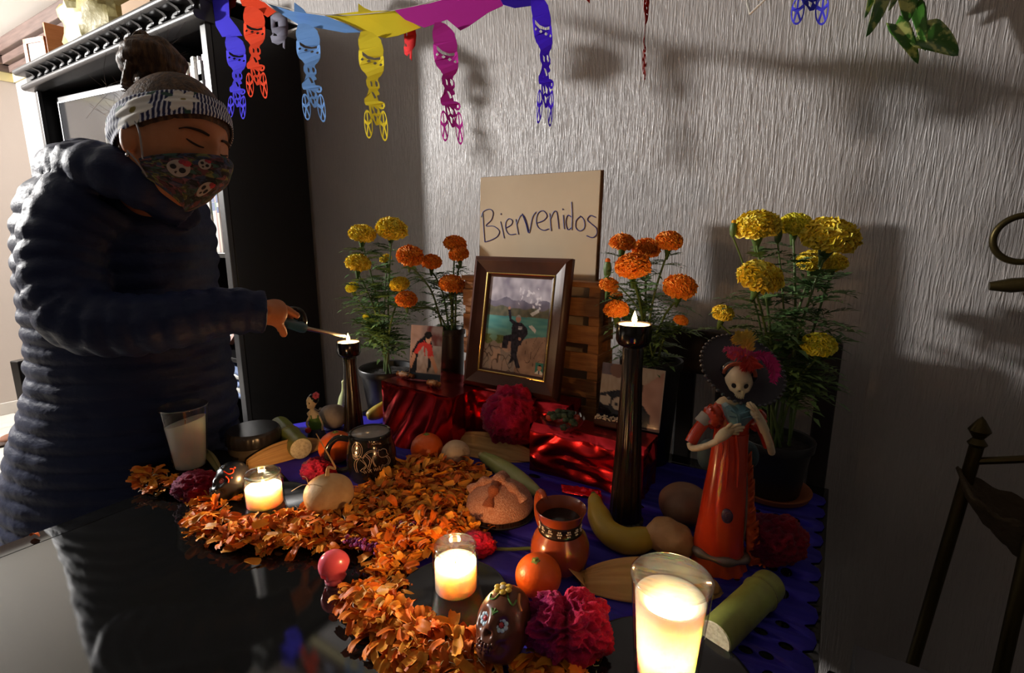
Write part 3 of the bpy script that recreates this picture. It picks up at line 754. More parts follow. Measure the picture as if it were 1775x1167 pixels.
orange('shiny orange with green stem end between clay jug and brown skull', 933, 998, 40, (0, -.25, .95))
orange('orange resting behind the mug below the tall red foil box', 740, 777, 28)
orange('orange showing through the handle of the black mug', 583, 775, 30)
jm = mat('jicama', '#c9a678', .55, spec=.3, var=(22, '#a98455', .45, .75), bump=(70, .35, .003))
p, r = seat(570, 858, 42, T+.004, .86)
t = lump('jicama', 'root', 'round pale jicama with a thin curling root beside the jar candle', 'jicama', p, r, jm, .045, 26, 2, (1, 1, .86))
mb = MB(); q = p+UP*r*.8
path = spline([q, q+UP*.018+LAT*.003, on_f(581, 812, fdist(q)), on_f(570, 790, fdist(q)-.003), on_f(548, 752, fdist(q)-.008)], 8)
mb.tube(path, [lerp(.0042, .0007, (i/len(path))**.6) for i in range(len(path))], 8); mb.build('root_tail', jm, t)
mb = MB()
for a, b in (((535, 845), (524, 826)), ((540, 842), (505, 852))):
    mb.tube(spline([on_f(*a, fdist(p)-.012), on_f((a[0]+b[0])/2+2, (a[1]+b[1])/2-6, fdist(p)-.02), on_f(*b, fdist(p)-.016)], 5), .0005, 5)
mb.build('root_hair', jm, t, kind='stuff')
pot = mat('potato_skin', '#cbb193', .6, var=(30, '#8a6a4c', .5, .62), bump=(50, .3, .003))
p, r = seat(790, 787, 25); lump('small_root', 'root', 'small pale mottled root beside the corn husk under the red foil', 'root vegetable', p, r, pot, .05, 28, 4, (1, 1, .95))
gua = mat('guava', '#b98d5e', .5, var=(18, '#8a6238', .4, .7), bump=(40, .3, .003))
p, r = seat(1162, 932, 37, None, .85); lump('sweet_potato', 'root', 'brown knobbly root lying behind the banana stem', 'root vegetable', p, r, gua, .16, 26, 5, (1.15, .95, .85))
p, r = seat(1187, 874, 44, None, .8); lump('onion', 'bulb', 'dusky brown bulb between the tall candlestick and the skeleton lady', 'onion', p, r, mat('onion_skin', '#8f6b52', .5, var=(14, '#6f4e3c', .35, .7, (1, 1, .2))), .05, 16, 6, (1, 1, .8))
p, r = seat(577, 722, 24, None, .9)
t = lump('garlic_bulb', 'bulb', 'papery grey bulb next to the little green-dressed figurine', 'garlic', p, r, mat('garlic_skin', '#8f8078', .6, var=(20, '#bcaea2', .45, .7, (1, 1, .3))), .08, 30, 7, (1.1, 1, .9))
mb = MB(); mb.tube(spline([p+UP*r*.6-LAT*r*.8, on_f(552, 712, fdist(p)-.01), on_f(541, 708, fdist(p)-.014)], 5), [.006, .0055, .005, .0045, .004, .0035, .004, .005, .006, .0065, .007], 8, flat=.6); mb.build('neck', mat('garlic_skin'), t)
# pear-shaped gourd and yellow squash behind the shorter candlestick
gm = mat('gourd', '#cfd69a', .35, var=(12, '#b9c47c', .35, .65))
g = tab(600, 716); hg = hz(g, 659)-g.z
t = thing('gourd', 'pale green pear-shaped gourd behind the shorter candlestick', 'gourd', g)
MB().lathe([(0, .001), (.012, .001), (.019, hg*.15), (.021, hg*.3), (.017, hg*.48), (.0085, hg*.68), (.0065, hg*.85), (.007, hg*.96), (.004, hg), (0, hg)], 28, Matrix.Translation(g)).build('flesh', gm, t, sharp=60)
MB().tube([g+UP*(hg-.001), g+UP*(hg+.006)], .0018, 6).build('stem', mat('stem_dry', '#6b6a3c', .8), t)
ym = mat('yellow_squash', '#c9b24a', .4, var=(14, '#a88a2c', .35, .7))
p = tab(654, 728)
t = thing('squash', 'yellowish crescent fruit between the candlestick and the red foil box', 'squash', p)
pts = spline([tab(636, 722, S0+.02), tab(652, 716, S0+.026), tab(668, 706, S0+.028), tab(676, 688, S0+.022)], 6); n_ = len(pts)
MB().tube(pts, [.004+.016*sin(pi*min(1, (i+.6)/n_))**.6 for i in range(n_)], 14).build('flesh', ym, t); MB().tube([pts[-1], pts[-1]+UP*.012+LAT*.006], [.003, .0022], 8).build('stem', mat('stem_dry'), t)
# green vegetable lying against the second red box
gv = mat('green_corn', '#8d9a58', .45, var=(9, '#a9ac72', .35, .7, (1, 1, 1)), bump=(60, .25, .002, (1, 1, .2)))
a, b = tab(838, 792, S0+.018), tab(934, 856, S0+.018)
t = thing('courgette', 'slender green courgette lying between the bread and the foil boxes', 'courgette', tab(886, 830))
pts = [a.lerp(b, i/16)+FWD*.006*sin(pi*i/16) for i in range(17)]
MB().tube(pts, [.0075+.0105*sin(pi*min(1, (i+1.2)/17.5))**.7 for i in range(17)], 16).build('flesh', gv, t)
d = (a-b).normalized(); MB().tube([a-d*.001, a+d*.006, a+d*.012], [.0065, .0055, .007], 10).build('stem', mat('stem_pale', '#c9bb8a', .7), t)
# banana
bm_ = mat('banana', '#b99a35', .4, spec=.4, var=(7, '#9a8a3a', .4, .7), sss=.05, sssr=(.004, .003, .001), sscale=1)
t = thing('banana', 'ripe yellow banana curving around the foot of the tall candlestick', 'banana', tab(1080, 945))
pp_ = [on_f(1029, 858, fdist(tab(1030, 900))), tab(1036, 888, S0+.03), tab(1052, 920, S0+.024), tab(1085, 938, S0+.021), tab(1120, 934, S0+.022), tab(1140, 924, S0+.026)]
pts = spline(pp_, 7); n_ = len(pts)
rad = [ease([0, .08, .25, .7, .92, 1], [.006, .0125, .0195, .021, .0155, .008], i/(n_-1)) for i in range(n_)]
MB().tube(pts, rad, 10).build('fruit', bm_, t, sharp=60)
st = spline([pts[-1], tab(1152, 916, S0+.032), tab(1167, 909, S0+.036)], 5)
MB().tube(st, [lerp(.008, .0042, i/(len(st)-1)) for i in range(len(st))], 8).build('stem', mat('banana_stem', '#a9a04a', .5), t)
MB().tube([pts[0], pts[0]+(pts[0]-pts[2]).normalized()*.005], [.0058, .003], 8).build('tip', mat('banana_tip', '#5c6a2c', .7), t)
# sugar cane
cm = mat('cane', '#8f9a4a', .4, var=(9, '#6f6a36', .42, .68, (1, 1, 1)), bump=(80, .2, .002))
def cane(label, a, b, r, nodes, group='sugar cane pieces'):
    a = Vector(a); b = Vector(b); L = (b-a).length; d = (b-a)/L
    t = thing('sugar_cane', label, 'sugar cane', (a+b)/2-UP*r, group)
    R = rot_to(d); R.translation = a; prof = [(r*.97, 0)]
    N_ = 40
    for i in range(1, N_):
        z = L*i/N_; k = 1.0
        for nd in nodes: k += .09*exp(-((z/L-nd)/.025)**2) - .05*exp(-((z/L-nd-.045)/.02)**2)
        prof.append((r*k, z))
    prof.append((r*.97, L))
    MB().lathe(prof, 32, R).build('stalk', cm, t, sharp=60)
    MB().lathe([(0, -.0012), (r*.9, -.001), (r*.965, .0003)], 28, R).build('cut_end', mat('cane_flesh', '#d8cfae', .7, bump=(300, .4, .002), var=(200, '#b5a985', .4, .7)), t)
    for nd in nodes: MB().lathe([(r*1.06, L*(nd-.006)), (r*1.105, L*nd), (r*1.06, L*(nd+.006))], 28, R).build('node_ring', mat('cane_ring', '#6a5a34', .7), t)
ra = 29*mpp(tab(1240, 1090))
cane('thick green sugar cane piece with pale cut end at the runner edge', tab(1238, 1106, S0+ra), tab(1334, 1014, S0+ra), ra, (.8,))
rb = 17*mpp(tab(500, 755))
cane('thin sugar cane piece behind the corn husk near the black jar', tab(522, 778, S0+rb), tab(484, 738, S0+rb), rb, (.5,))
# corn husks: overlapping curved leaves
hm = mat('corn_husk', (1, 1, 1), .65, attr=True, bump=(60, .3, .002), sss=.1, sssr=(.006, .003, .001), sscale=1)
def mixh(a, b, t): t = max(0, min(1, t)); return tuple(lerp(a[i], b[i], t) for i in range(3))
def husk(label, a, b, w, hgt, leaves=4, seed=0, group='corn husks', z=None):
    a = Vector(a); b = Vector(b); L = (b-a).length; d = (b-a)/L; s = d.cross(UP).normalized(); rn = random.Random(seed)
    t = thing('corn_husk', label, 'corn husk', (a+b)/2, group)
    for k in range(leaves):
        off = rn.uniform(-.25, .25); ww = w*rn.uniform(.8, 1.05); hh = hgt*(.55+.45*k/(leaves-1)); l0 = rn.uniform(-.02, .04)*L; l1 = L*rn.uniform(.94, 1.06); tw = rn.uniform(-.3, .3); ph = rn.uniform(0, 6)
        def fn(u, v):
            e = sin(pi*min(1, .07+v*.97))**.55; x = (u-.5)*ww*e
            zz = hh*e*max(0, 1-(2*(u-.5))**2*.95) + (.0016*sin(u*34+ph+2*v)+.0016*noise.noise(Vector((u*9, v*2, ph))))*e + .0015*k
            return a + d*lerp(l0, l1, v) + s*(x*.95+off*w*.3+tw*w*.3*(v-.5)) + UP*max(.0012, zz)
        ca, cb2 = lin('#d2a768'), lin('#a87a42')
        mb = MB(); mb.grid(fn, 36, 26, lambda u, v: mixh(ca, cb2, .5+.5*noise.noise(Vector((u*22, v*1.5, seed+k)))+.3*noise.noise(Vector((u*60, v*2, k))))); mb.build('husk_leaf', hm, t, sharp=180, solid=.0008)
    return t
husk('dry corn husk bundle beside the black skull and the mug', tab(432, 812), tab(572, 772), .05, .036, 4, 1)
husk('pale corn husk bundle lying in front of the red foil boxes', tab(786, 772), tab(935, 800), .085, .04, 4, 2)
hk = husk('folded corn husk bundle behind the tall glass candle', tab(1008, 1016), tab(1262, 1032), .075, .042, 5, 3)
mb = MB(); e0 = tab(1012, 1018); mb.col = lin('#c2955a'); mb.grid(lambda u, v: e0+(tab(985, 985, S0+.03)-e0)*v+UP*.012*(1-v)+FWD*(u-.5)*.03*(1-v)**.8, 6, 10); mb.build('curled_tip', hm, hk, solid=.0008)
mb = MB(); a_ = tab(388, 832, T+.012); b_ = tab(340, 775, T+.012)
t = thing('dry_leaf', 'narrow dried greenish leaf leaning beside the unlit glass candle', 'leaf', a_)
mb.grid(lambda u, v: a_.lerp(b_, v)+UP*(.02*sin(pi*v)+.004*sin(pi*u))+LAT*(u-.5)*.024*sin(pi*min(1, v+.06)), 6, 14); mb.build('blade', mat('dry_leaf', '#8a8350', .7), t, solid=.0006)
MB().tube([a_.lerp(b_, i/8)+UP*(.022*sin(pi*i/8)+.0045) for i in range(9)], .0009, 6).build('midrib', mat('stem_dry'), t)

# bread of the dead
bp = tab(866, 893, S0); plR, zR = plate('dark plate under the sugared bread', tab(868, 898, S0), .062, 'black saucers')
t = thing('bread_of_the_dead', 'round sugared bread with crossed dough bones on a dark plate', 'bread', (bp.x, bp.y, zR))
rb_ = 58*mpp(bp); hb = rb_*.82
crust = mat('crust', '#b8643a', .7, var=(9, '#a3542f', .3, .7), bump=(420, .9, .003), bump2=(30, .3, .004))
sugar = mat('sugared_crust', '#c48266', .85, var=(400, '#d9a48c', .45, .6), bump=(500, 1.0, .003))
bc_ = Vector((bp.x, bp.y, zR+.004))
mb = MB(); mb.sphere((0, 0, 0), 1, 48, 28, None, fn=lambda p, d: Vector((d.x*rb_*(1+.03*noise.noise(d*2.5)), d.y*rb_*(1+.03*noise.noise(d*2.1)), (d.z*hb*.9 if d.z > 0 else d.z*hb*.28))) )
for i, v in enumerate(mb.v): mb.v[i] = bc_+Vector((v.x, v.y, v.z+hb*.25))
mb.build('loaf', sugar, t, sharp=180)
def dome(a, rho):
    rr = rho*rb_; z = sqrt(max(0, 1-rho*rho))*hb*.9
    dv = LAT*cos(a)+(-FWD)*sin(a); return bc_+Vector((dv.x*rr, dv.y*rr, z+hb*.25))
for i, a in enumerate((radians(35), radians(110), radians(190), radians(280))):
    pts = [dome(a, x)+UP*.002 for x in [.05+.82*j/14 for j in range(15)]]
    MB().tube(pts, [.0075+.0028*cos(j/14*4*pi)*(1 if j else 1) for j in range(15)], 12).build('dough_bone', sugar if i != 1 else crust, t)
MB().sphere(dome(0, 0)+UP*.006, (.012, .012, .01), 20, 12).build('dough_knob', sugar, t)

# black round jar with ridged lid
bj = tab(443, 788, T+.001); rj_ = 44*mpp(bj); hj_ = hz(bj, 742)-bj.z
t = thing('lidded_jar', 'low round jar with a dark ridged lid near the bookcase', 'jar', bj); M0 = Matrix.Translation(bj)
MB().lathe([(rj_*.7, 0), (rj_*.86, .006), (rj_*.93, hj_*.3), (rj_*.9, hj_*.52)], 40, M0).build('body', mat('jar_body', '#4a4238', .4), t, sharp=60)
MB().lathe([(rj_*.96, hj_*.5), (rj_, hj_*.56), (rj_, hj_*.86), (rj_*.95, hj_*.95), (rj_*.9, hj_), (rj_*.3, hj_*1.02), (0, hj_*1.02)], 112, M0, ripple=lambda a, z, j: 1-.025*(.5+.5*cos(a*28)) if j in (1, 2) else 1).build('ridged_lid', mat('lid_black', (.018, .015, .014), .3, spec=.6), t, sharp=35)

# ------------------------------------------------------------------ cockscomb flowers
velvet = mat('cockscomb', (1, 1, 1), .75, attr=True, sheen=.12, spec=.2, bump=(260, .8, .003))
def cockscomb(label, c, r, sub=5, seed=0, sq=(1, .8, 1), stemto=None, bright=1.0, name='cockscomb_flower', group='crimson cockscomb flowers', split=.0):
    c = Vector(c); t = thing(name, label, 'flower', c-UP*r*sq[2], group)
    bm = bmesh.new(); bmesh.ops.create_icosphere(bm, subdivisions=sub, radius=1)
    vs = []; cs = []
    sd = Vector((seed*3.1, seed*1.7, seed))
    for v in bm.verts:
        d = v.co.normalized()
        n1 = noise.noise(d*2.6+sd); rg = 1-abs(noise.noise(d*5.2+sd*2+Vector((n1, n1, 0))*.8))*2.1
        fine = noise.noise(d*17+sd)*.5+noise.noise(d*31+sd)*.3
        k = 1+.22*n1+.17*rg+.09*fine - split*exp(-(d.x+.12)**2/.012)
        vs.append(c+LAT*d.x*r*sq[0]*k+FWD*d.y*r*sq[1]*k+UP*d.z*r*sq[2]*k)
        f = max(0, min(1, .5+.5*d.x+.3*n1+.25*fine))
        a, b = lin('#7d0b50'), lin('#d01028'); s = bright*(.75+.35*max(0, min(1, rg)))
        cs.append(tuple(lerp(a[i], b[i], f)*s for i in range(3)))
    fs = [tuple(v.index for v in f.verts) for f in bm.faces]; bm.free()
    mb = MB(); mb.add(vs, fs, None, cs); mb.build('bloom', velvet, t, sharp=180, weld=False)
    stg = mat('flower_stalk', '#5c6a34', .6)
    e = Vector(stemto) if stemto else c-UP*r*.6+FWD*r*.9
    MB().tube(spline([c-UP*r*.35*sq[2], (c+e)/2-UP*r*.2, e], 6), .0028, 7).build('stalk', stg, t)
    return t
p, r = seat(985, 1092, 66, None, .85)
cockscomb('big ruffled crimson cockscomb beside the chocolate skull', p+UP*.004, r*.98, 6, 1, (1.08, .75, .88), split=.28)
p, r = seat(887, 722, 44, S0+.03); cockscomb('dark cockscomb flower between the two red foil boxes', p, r, 5, 2, (1, .7, 1.1), tab(890, 770, S0+.004))
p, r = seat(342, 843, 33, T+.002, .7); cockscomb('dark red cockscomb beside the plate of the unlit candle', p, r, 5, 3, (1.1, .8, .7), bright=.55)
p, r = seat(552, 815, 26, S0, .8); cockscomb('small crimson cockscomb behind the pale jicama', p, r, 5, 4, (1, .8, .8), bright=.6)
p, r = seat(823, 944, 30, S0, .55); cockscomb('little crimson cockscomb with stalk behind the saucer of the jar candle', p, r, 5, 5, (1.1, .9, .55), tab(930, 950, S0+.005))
p, r = seat(1345, 935, 46, S0, .85); cockscomb('shadowed cockscomb flower behind the skeleton lady on the blue runner', p, r, 5, 6, (1, .8, .85), bright=.4)  # bloom colour dimmed, so the shade of its spot is painted in
def plume(label, a, b, seed, wid=.011):
    a = Vector(a); b = Vector(b); t = thing('cockscomb_sprig', label, 'flower', a, 'purple cockscomb sprigs'); rn = random.Random(seed); mb = MB()
    for i in range(90):
        u = rn.random(); p = a.lerp(b, u)+LAT*rn.gauss(0, wid*.4)+FWD*rn.gauss(0, wid*.4)+UP*abs(rn.gauss(0, wid*.35)); c = lin(rn.choice(['#7a2260', '#94347c', '#a8508a', '#6a1a3c']))
        mb.sphere(p, rn.uniform(.0018, .0042), 7, 5, None, c)
    mb.build('florets', velvet, t, kind='stuff'); MB().tube([a, b], .0018, 6).build('stalk', mat('sprig_stalk', '#a88a7a', .7), t)
plume('purple cockscomb sprig lying in the petals near the pink skull', tab(600, 938, S0+.02), tab(655, 955, S0+.016), 1)
plume('purple curved cockscomb sprig lying in the petals below the bread', tab(685, 918, S0+.02), tab(742, 908, S0+.02), 2)

# ------------------------------------------------------------------ red foil parcels
foil = mat('red_foil', '#d8303a', .24, metal=1)
def parcel(label, corner, ux, vx, L, W, z0, z1, seed, face=None):
    """corner = front corner on plan; ux along the front, vx to the back"""
    c = Vector((corner[0], corner[1], 0)); t = thing('foil_parcel', label, 'parcel', (c.x, c.y, z0), 'red foil parcels'); sd = Vector((seed*7.3, seed, 0))
    H = z1-z0
    def P(a, b, h): return c+ux*a*L+vx*b*W+UP*(z0+h*H)
    def crease(a, h, k):
        q = Vector((a*2.2*L/.2, h*2.0, k))+sd
        fold = abs(noise.noise(q*1.05))*.020+abs(noise.noise(q*2.6+Vector((3, 0, 0))))*.003
        return fold
    n1 = vx*-1; 
    def fr(u, v):
        a = u; sw = 0
        if face == 'drape':
            # pleats fanning from the top corner
            ang = (a*1.5+(1-v)*.55*(1-a)); s = (abs(sin(ang*8))-.4)*.014*(1-v)**.6*(1-abs(2*a-1)**6); sw = s + .052*(1-v)**1.15*sin(pi*a)**.6
        m = min(1, 14*min(u, 1-u, 1.02-v)); ch = .016*max(0, (v-.86)/.14)**1.6 if face != 'drape' else 0
        return P(a, 0, v)+n1*((crease(a, v, 0)*(.25 if face == 'drape' else 1)-.006)*max(0, m)+sw-ch)
    mb = MB(); mb.grid(fr, 44, 26); mb.build('front_sheet', foil, t, sharp=28 if face != 'drape' else 60)
    mb = MB(); mb.grid(lambda u, v: P(1, u, v)+ux*((crease(u, v, 5)-.006)*min(1, 12*min(u, 1-u, 1.02-v))), 26, 18); mb.build('side_sheet', foil, t, sharp=28)
    mb = MB(); mb.grid(lambda u, v: P(0, 1-u, v)-ux*((crease(u, v, 9)-.006)*min(1, 12*min(u, 1-u, 1.02-v))), 20, 14); mb.build('side_sheet', foil, t, sharp=28)
    c0_ = .016/W if face != 'drape' else 0
    mb = MB(); mb.grid(lambda u, v: P(u, c0_+v*(1-c0_), 1)+UP*(.0015*noise.noise(Vector((u*9, v*7, seed)))*min(1, 8*min(u, 1-u, v, 1-v))), 24, 16); mb.build('top_sheet', foil, t, sharp=28)
    mb = MB(); mb.grid(lambda u, v: P(1-u, 1, v), 4, 3); mb.build('back_sheet', foil, t)
    return t
A = on_z(661, 660, .883); B = on_z(783, 690, .883)
ux = Vector((B.x-A.x, B.y-A.y, 0)); L = ux.length; ux.normalize(); vx = Vector((-ux.y, ux.x, 0))
parcel('tall red foil parcel with pleated front and small photo on top', (A.x, A.y), ux, vx, L, .16, S0, .883, 1, 'drape')
P1 = dict(A=A, ux=ux, vx=vx, L=L)
Cc = tab(918, 816); Dd = tab(1045, 851)
parcel('lower red foil parcel behind the tall candlestick', (Cc.x, Cc.y), Vector((1, 0, 0)), Vector((0, 1, 0)), .245, .085, S0, .855, 2)
# low dark red parcel filling the corner behind the cockscomb and carrying the portrait
parcel('dark red foil parcel under the big framed portrait', (-.715, .952), Vector((1, 0, 0)), Vector((0, 1, 0)), .25, .075, S0, .878, 3)
mb = MB(); e0 = tab(972, 842, S0+.004); e1 = tab(1040, 853, S0+.004)
fs_ = thing('foil_scrap', 'torn flap of pink-red foil on the runner before the lower parcel', 'foil', e0)
mb.grid(lambda u, v: e0.lerp(e1, u)-FWD*.028*v+UP*(.006*abs(noise.noise(Vector((u*6, v*4, 2))))+.003*(1-v)), 14, 6); mb.build('flap', foil, fs_, sharp=25, solid=.0004)

# wrapped sweets on the parcels
sw = mat('wrapped_sweet', '#b98a5a', .25, spec=.7, var=(60, '#4a2a1a', .45, .6), bump=(120, .8, .004))
def sweet(label, p, l, r, d, m=sw):
    p = Vector(p); t = thing('wrapped_sweet', label, 'sweet', p, 'wrapped sweets'); d = Vector(d).normalized()
    R = rot_to(d); R.translation = p+UP*r-d*l/2
    rp = lambda a, z, j: 1+.12*sin(a*5+z*400)
    MB().lathe([(0, 0), (r*.7, l*.04), (r, l*.25), (r*.85, l*.5), (r, l*.75), (r*.7, l*.96), (0, l)], 20, R, ripple=rp).build('wrapper', m, t)
    for e, s in ((0, -1), (l, 1)): MB().lathe([(r*.15, e), (r*.5, e+s*l*.1), (r*.75, e+s*l*.2)], 14, R, ripple=lambda a, z, j: 1+.25*sin(a*7)).build('twist', m, t)
zt = .8835
sweet('gold wrapped sweet at the back corner of the tall red parcel', on_z(703, 656, zt), .04, .009, ux)
sweet('gold wrapped sweet near the front corner of the tall red parcel', on_z(752, 671, zt), .026, .009, ux)
tm = mat('tomatillo', '#5c5a40', .5, var=(40, '#2f2c20', .4, .6))
sweet('grey-green wrapped sweet against the corner of the portrait frame', on_z(826, 668, zt), .018, .011, UP*.2+ux, tm)
mb = MB(); p = on_z(1052, 738, .8562); t = thing('popcorn_bar', 'dark sweet bar topped with white puffed grains on the lower parcel', 'sweet', p)
MB().box((-.026, -.011, 0), (.026, .011, .014), Matrix.Translation(p)).build('bar', mat('dark_sweet', '#3a1a14', .35), t, bevel=.002)
rn = random.Random(4)
for i in range(70): mb.sphere(p+Vector((rn.uniform(-.025, .025), rn.uniform(-.011, .011), .0145+rn.uniform(0, .004))), (.0022, .0015, .0015), 7, 5)
mb.build('grains', mat('puffed', '#d9c7ae', .7), t, kind='stuff')

# glass dish of greens and little fruit
gd = on_z(975, 742, .8562); t = thing('fruit_dish', 'small clear dish of miniature greens and red fruit on the lower parcel', 'dish', gd); M0 = Matrix.Translation(gd)
MB().lathe([(.022, 0), (.03, .003), (.042, .014), (.046, .024), (.0445, .024), (.04, .0145), (.028, .005), (0, .004)], 36, M0).build('dish', GLASS, t)
mb = MB(); mc = MB(); rn = random.Random(8)
for i in range(26):
    a = rn.uniform(0, 6.28); q = rn.random()**.5*.036; p = gd+Vector((cos(a)*q, sin(a)*q, .012+.02*(1-q/.036)+rn.uniform(0, .008)))
    if i % 4 == 0: mc.sphere(p, .0075, 10, 8)
    else: mb.sphere(p, (.008, .007, .006), 9, 6, fn=lambda p, d: p*(1+.4*noise.noise(d*3+Vector((i, 0, 0)))))
mb.build('greens', mat('tiny_greens', '#34452c', .6), t, kind='stuff'); mc.build('red_fruit', mat('tiny_red', '#a83a1e', .4), t, kind='stuff')

# ------------------------------------------------------------------ petals
R_PET = random.Random(21)
pet_m = mat('marigold_petal', (1, 1, 1), .55, attr=True, spec=.3, sss=.15, sssr=(.004, .0015, .0005), sscale=1, bump=(60, .3, .002))
def petal_mesh(i):
    rn = random.Random(100+i); L = rn.uniform(.020, .028); W = rn.uniform(.009, .014); curl = rn.uniform(-.35, .5); ph = rn.uniform(0, 6)
    base = Vector(lin(rn.choice(['#e98a1e', '#e87a16', '#ee9a2c', '#dd6a12', '#f0a038'])))
    def fn(u, v):
        w_ = W*(.16+.84*sin(pi*min(1, v*.62+.02))**.8)*(1-.12*(v > .9))
        x = (u-.5)*w_; y = L*v-(.0018*abs(sin(u*9+ph)) if v > .9 else 0)
        z = .004*curl*sin(pi*v*1.2)*2+.0012*sin(u*12+ph)*v+abs(u-.5)*.006*(1-.4*v)+.0022*sin(v*5+ph)
        return Vector((x, y, z))
    mb = MB(); cf = lambda u, v: tuple(base*(.85+.25*v)*(1 if v > .15 else .9))
    mb.grid(fn, 4, 5, cf); me = mb.mesh('petal', 180); me.materials.append(pet_m); return me, mb
PET = [petal_mesh(i) for i in range(10)]
for q in range(10): PET[q][0].name = 'marigold_petal'
spread = [(335, 905), (352, 872), (395, 862), (440, 905), (520, 895), (575, 895), (640, 850), (695, 815), (760, 795), (835, 825), (860, 850), (825, 880), (815, 915), (850, 950), (760, 965), (715, 985), (698, 1020), (715, 1075), (790, 1092), (860, 1120), (940, 1140), (1030, 1140), (1060, 1190), (700, 1210), (655, 1130), (590, 1085), (600, 1045), (640, 1010), (650, 975), (600, 960), (560, 965), (520, 955), (470, 955), (420, 958), (375, 950), (335, 925)]
arc2 = [(232, 830), (262, 812), (300, 835), (330, 848), (390, 868), (420, 850), (420, 885), (360, 892), (330, 872), (290, 865), (240, 862)]
SPW = [tab(*p) for p in spread]; ARW = [tab(*p) for p in arc2]
def inside(poly, x, y):
    c = False; j = len(poly)-1
    for i in range(len(poly)):
        if (poly[i].y > y) != (poly[j].y > y) and x < (poly[j].x-poly[i].x)*(y-poly[i].y)/(poly[j].y-poly[i].y)+poly[i].x: c = not c
        j = i
    return c
def edge_d(poly, x, y):
    best = 9; q = Vector((x, y))
    for i in range(len(poly)):
        a = Vector((poly[i].x, poly[i].y)); b = Vector((poly[(i+1) % len(poly)].x, poly[(i+1) % len(poly)].y)); ab = b-a
        s = max(0, min(1, (q-a).dot(ab)/max(1e-9, ab.length_squared))); best = min(best, (q-a-ab*s).length)
    return best
def sample(poly):
    xs = [p.x for p in poly]; ys = [p.y for p in poly]
    while True:
        x = R_PET.uniform(min(xs), max(xs)); y = R_PET.uniform(min(ys), max(ys))
        if inside(poly, x, y): return x, y
avoid = [(mg, .046), (jg, .05), (p1, .07), (p2, .066), (bsk, .035), (Vector((bp.x, bp.y, 0)), .055), (tab(570, 870), .03)]
def petal_pose(poly, top):
    while True:
        x, y = sample(poly)
        if any((x-a.x)**2+(y-a.y)**2 < r*r for a, r in avoid): continue
        e = edge_d(poly, x, y); hmax = min(.026, .004+e*.6)
        z = S0+.003+(hmax*R_PET.uniform(.55, 1.05) if top else hmax*R_PET.random()*.85)
        tl = .75 if top else .5
        return Matrix.Translation((x, y, z)) @ Matrix.Rotation(R_PET.uniform(0, 2*pi), 4, 'Z') @ Matrix.Rotation(R_PET.gauss(0, .45)*tl+.12, 4, 'X') @ Matrix.Rotation(R_PET.gauss(0, .6)*tl, 4, 'Y') @ Matrix.Scale(R_PET.uniform(.85, 1.25), 4)
mb = MB()
def put(poly, n, top):
    for i in range(n):
        src = PET[R_PET.randrange(10)][1]; M = petal_pose(poly, top); k = R_PET.uniform(.72, 1.08)
        mb.add(src.v, src.f, M, [tuple(x*k for x in c) for c in src.c])
put(SPW, 2100, False); put(SPW, 500, True); put(ARW, 130, False)
# pale thready bases
for i in range(330):
    poly = SPW if i % 9 else ARW; M = petal_pose(poly, True); l = R_PET.uniform(.006, .014)
    q = [M @ Vector((0, 0, .002)), M @ Vector((R_PET.uniform(-.003, .003), l*.5, .004)), M @ Vector((R_PET.uniform(-.005, .005), l, .002))]
    mb.tube(spline(q, 3), .00045, 4, R_PET.choice([lin('#e6d9a8'), lin('#d9cf8a'), lin('#f0e6c8')]))
o = mb.build('petal_carpet', pet_m, None, sharp=180, weld=False); tag(o, 'thick bed of orange marigold petals under the loose top petals', 'petals', kind='stuff')
LAB_P = 'loose orange marigold petal on top of the petal bed'
def single(M, label=LAB_P, group='orange marigold petals on the bed'):
    me = PET[R_PET.randrange(10)][0]; o = bpy.data.objects.new('marigold_petal', me); o.matrix_world = M; link(o); return tag(o, label, 'petal', group)
for i in range(255): single(petal_pose(SPW, True))
for i in range(28): single(petal_pose(ARW, True))
for (px, py, lb) in ((408, 942, 'beside the end of the petal bed on bare glass'), (424, 975, 'curled alone on the glass below the petal bed'), (507, 968, 'standing on the glass between the bed and the pink skull'), (68, 930, 'alone on the empty stretch of table near its edge'), (607, 1022, 'yellowish, on the glass by the pink skull')):
    p = tab(px, py, T+.004)
    single(Matrix.Translation(p) @ Matrix.Rotation(R_PET.uniform(0, 6), 4, 'Z') @ Matrix.Rotation(.45, 4, 'Y') @ Matrix.Scale(.9 if px > 100 else .8, 4), 'single orange petal '+lb, 'stray marigold petals')
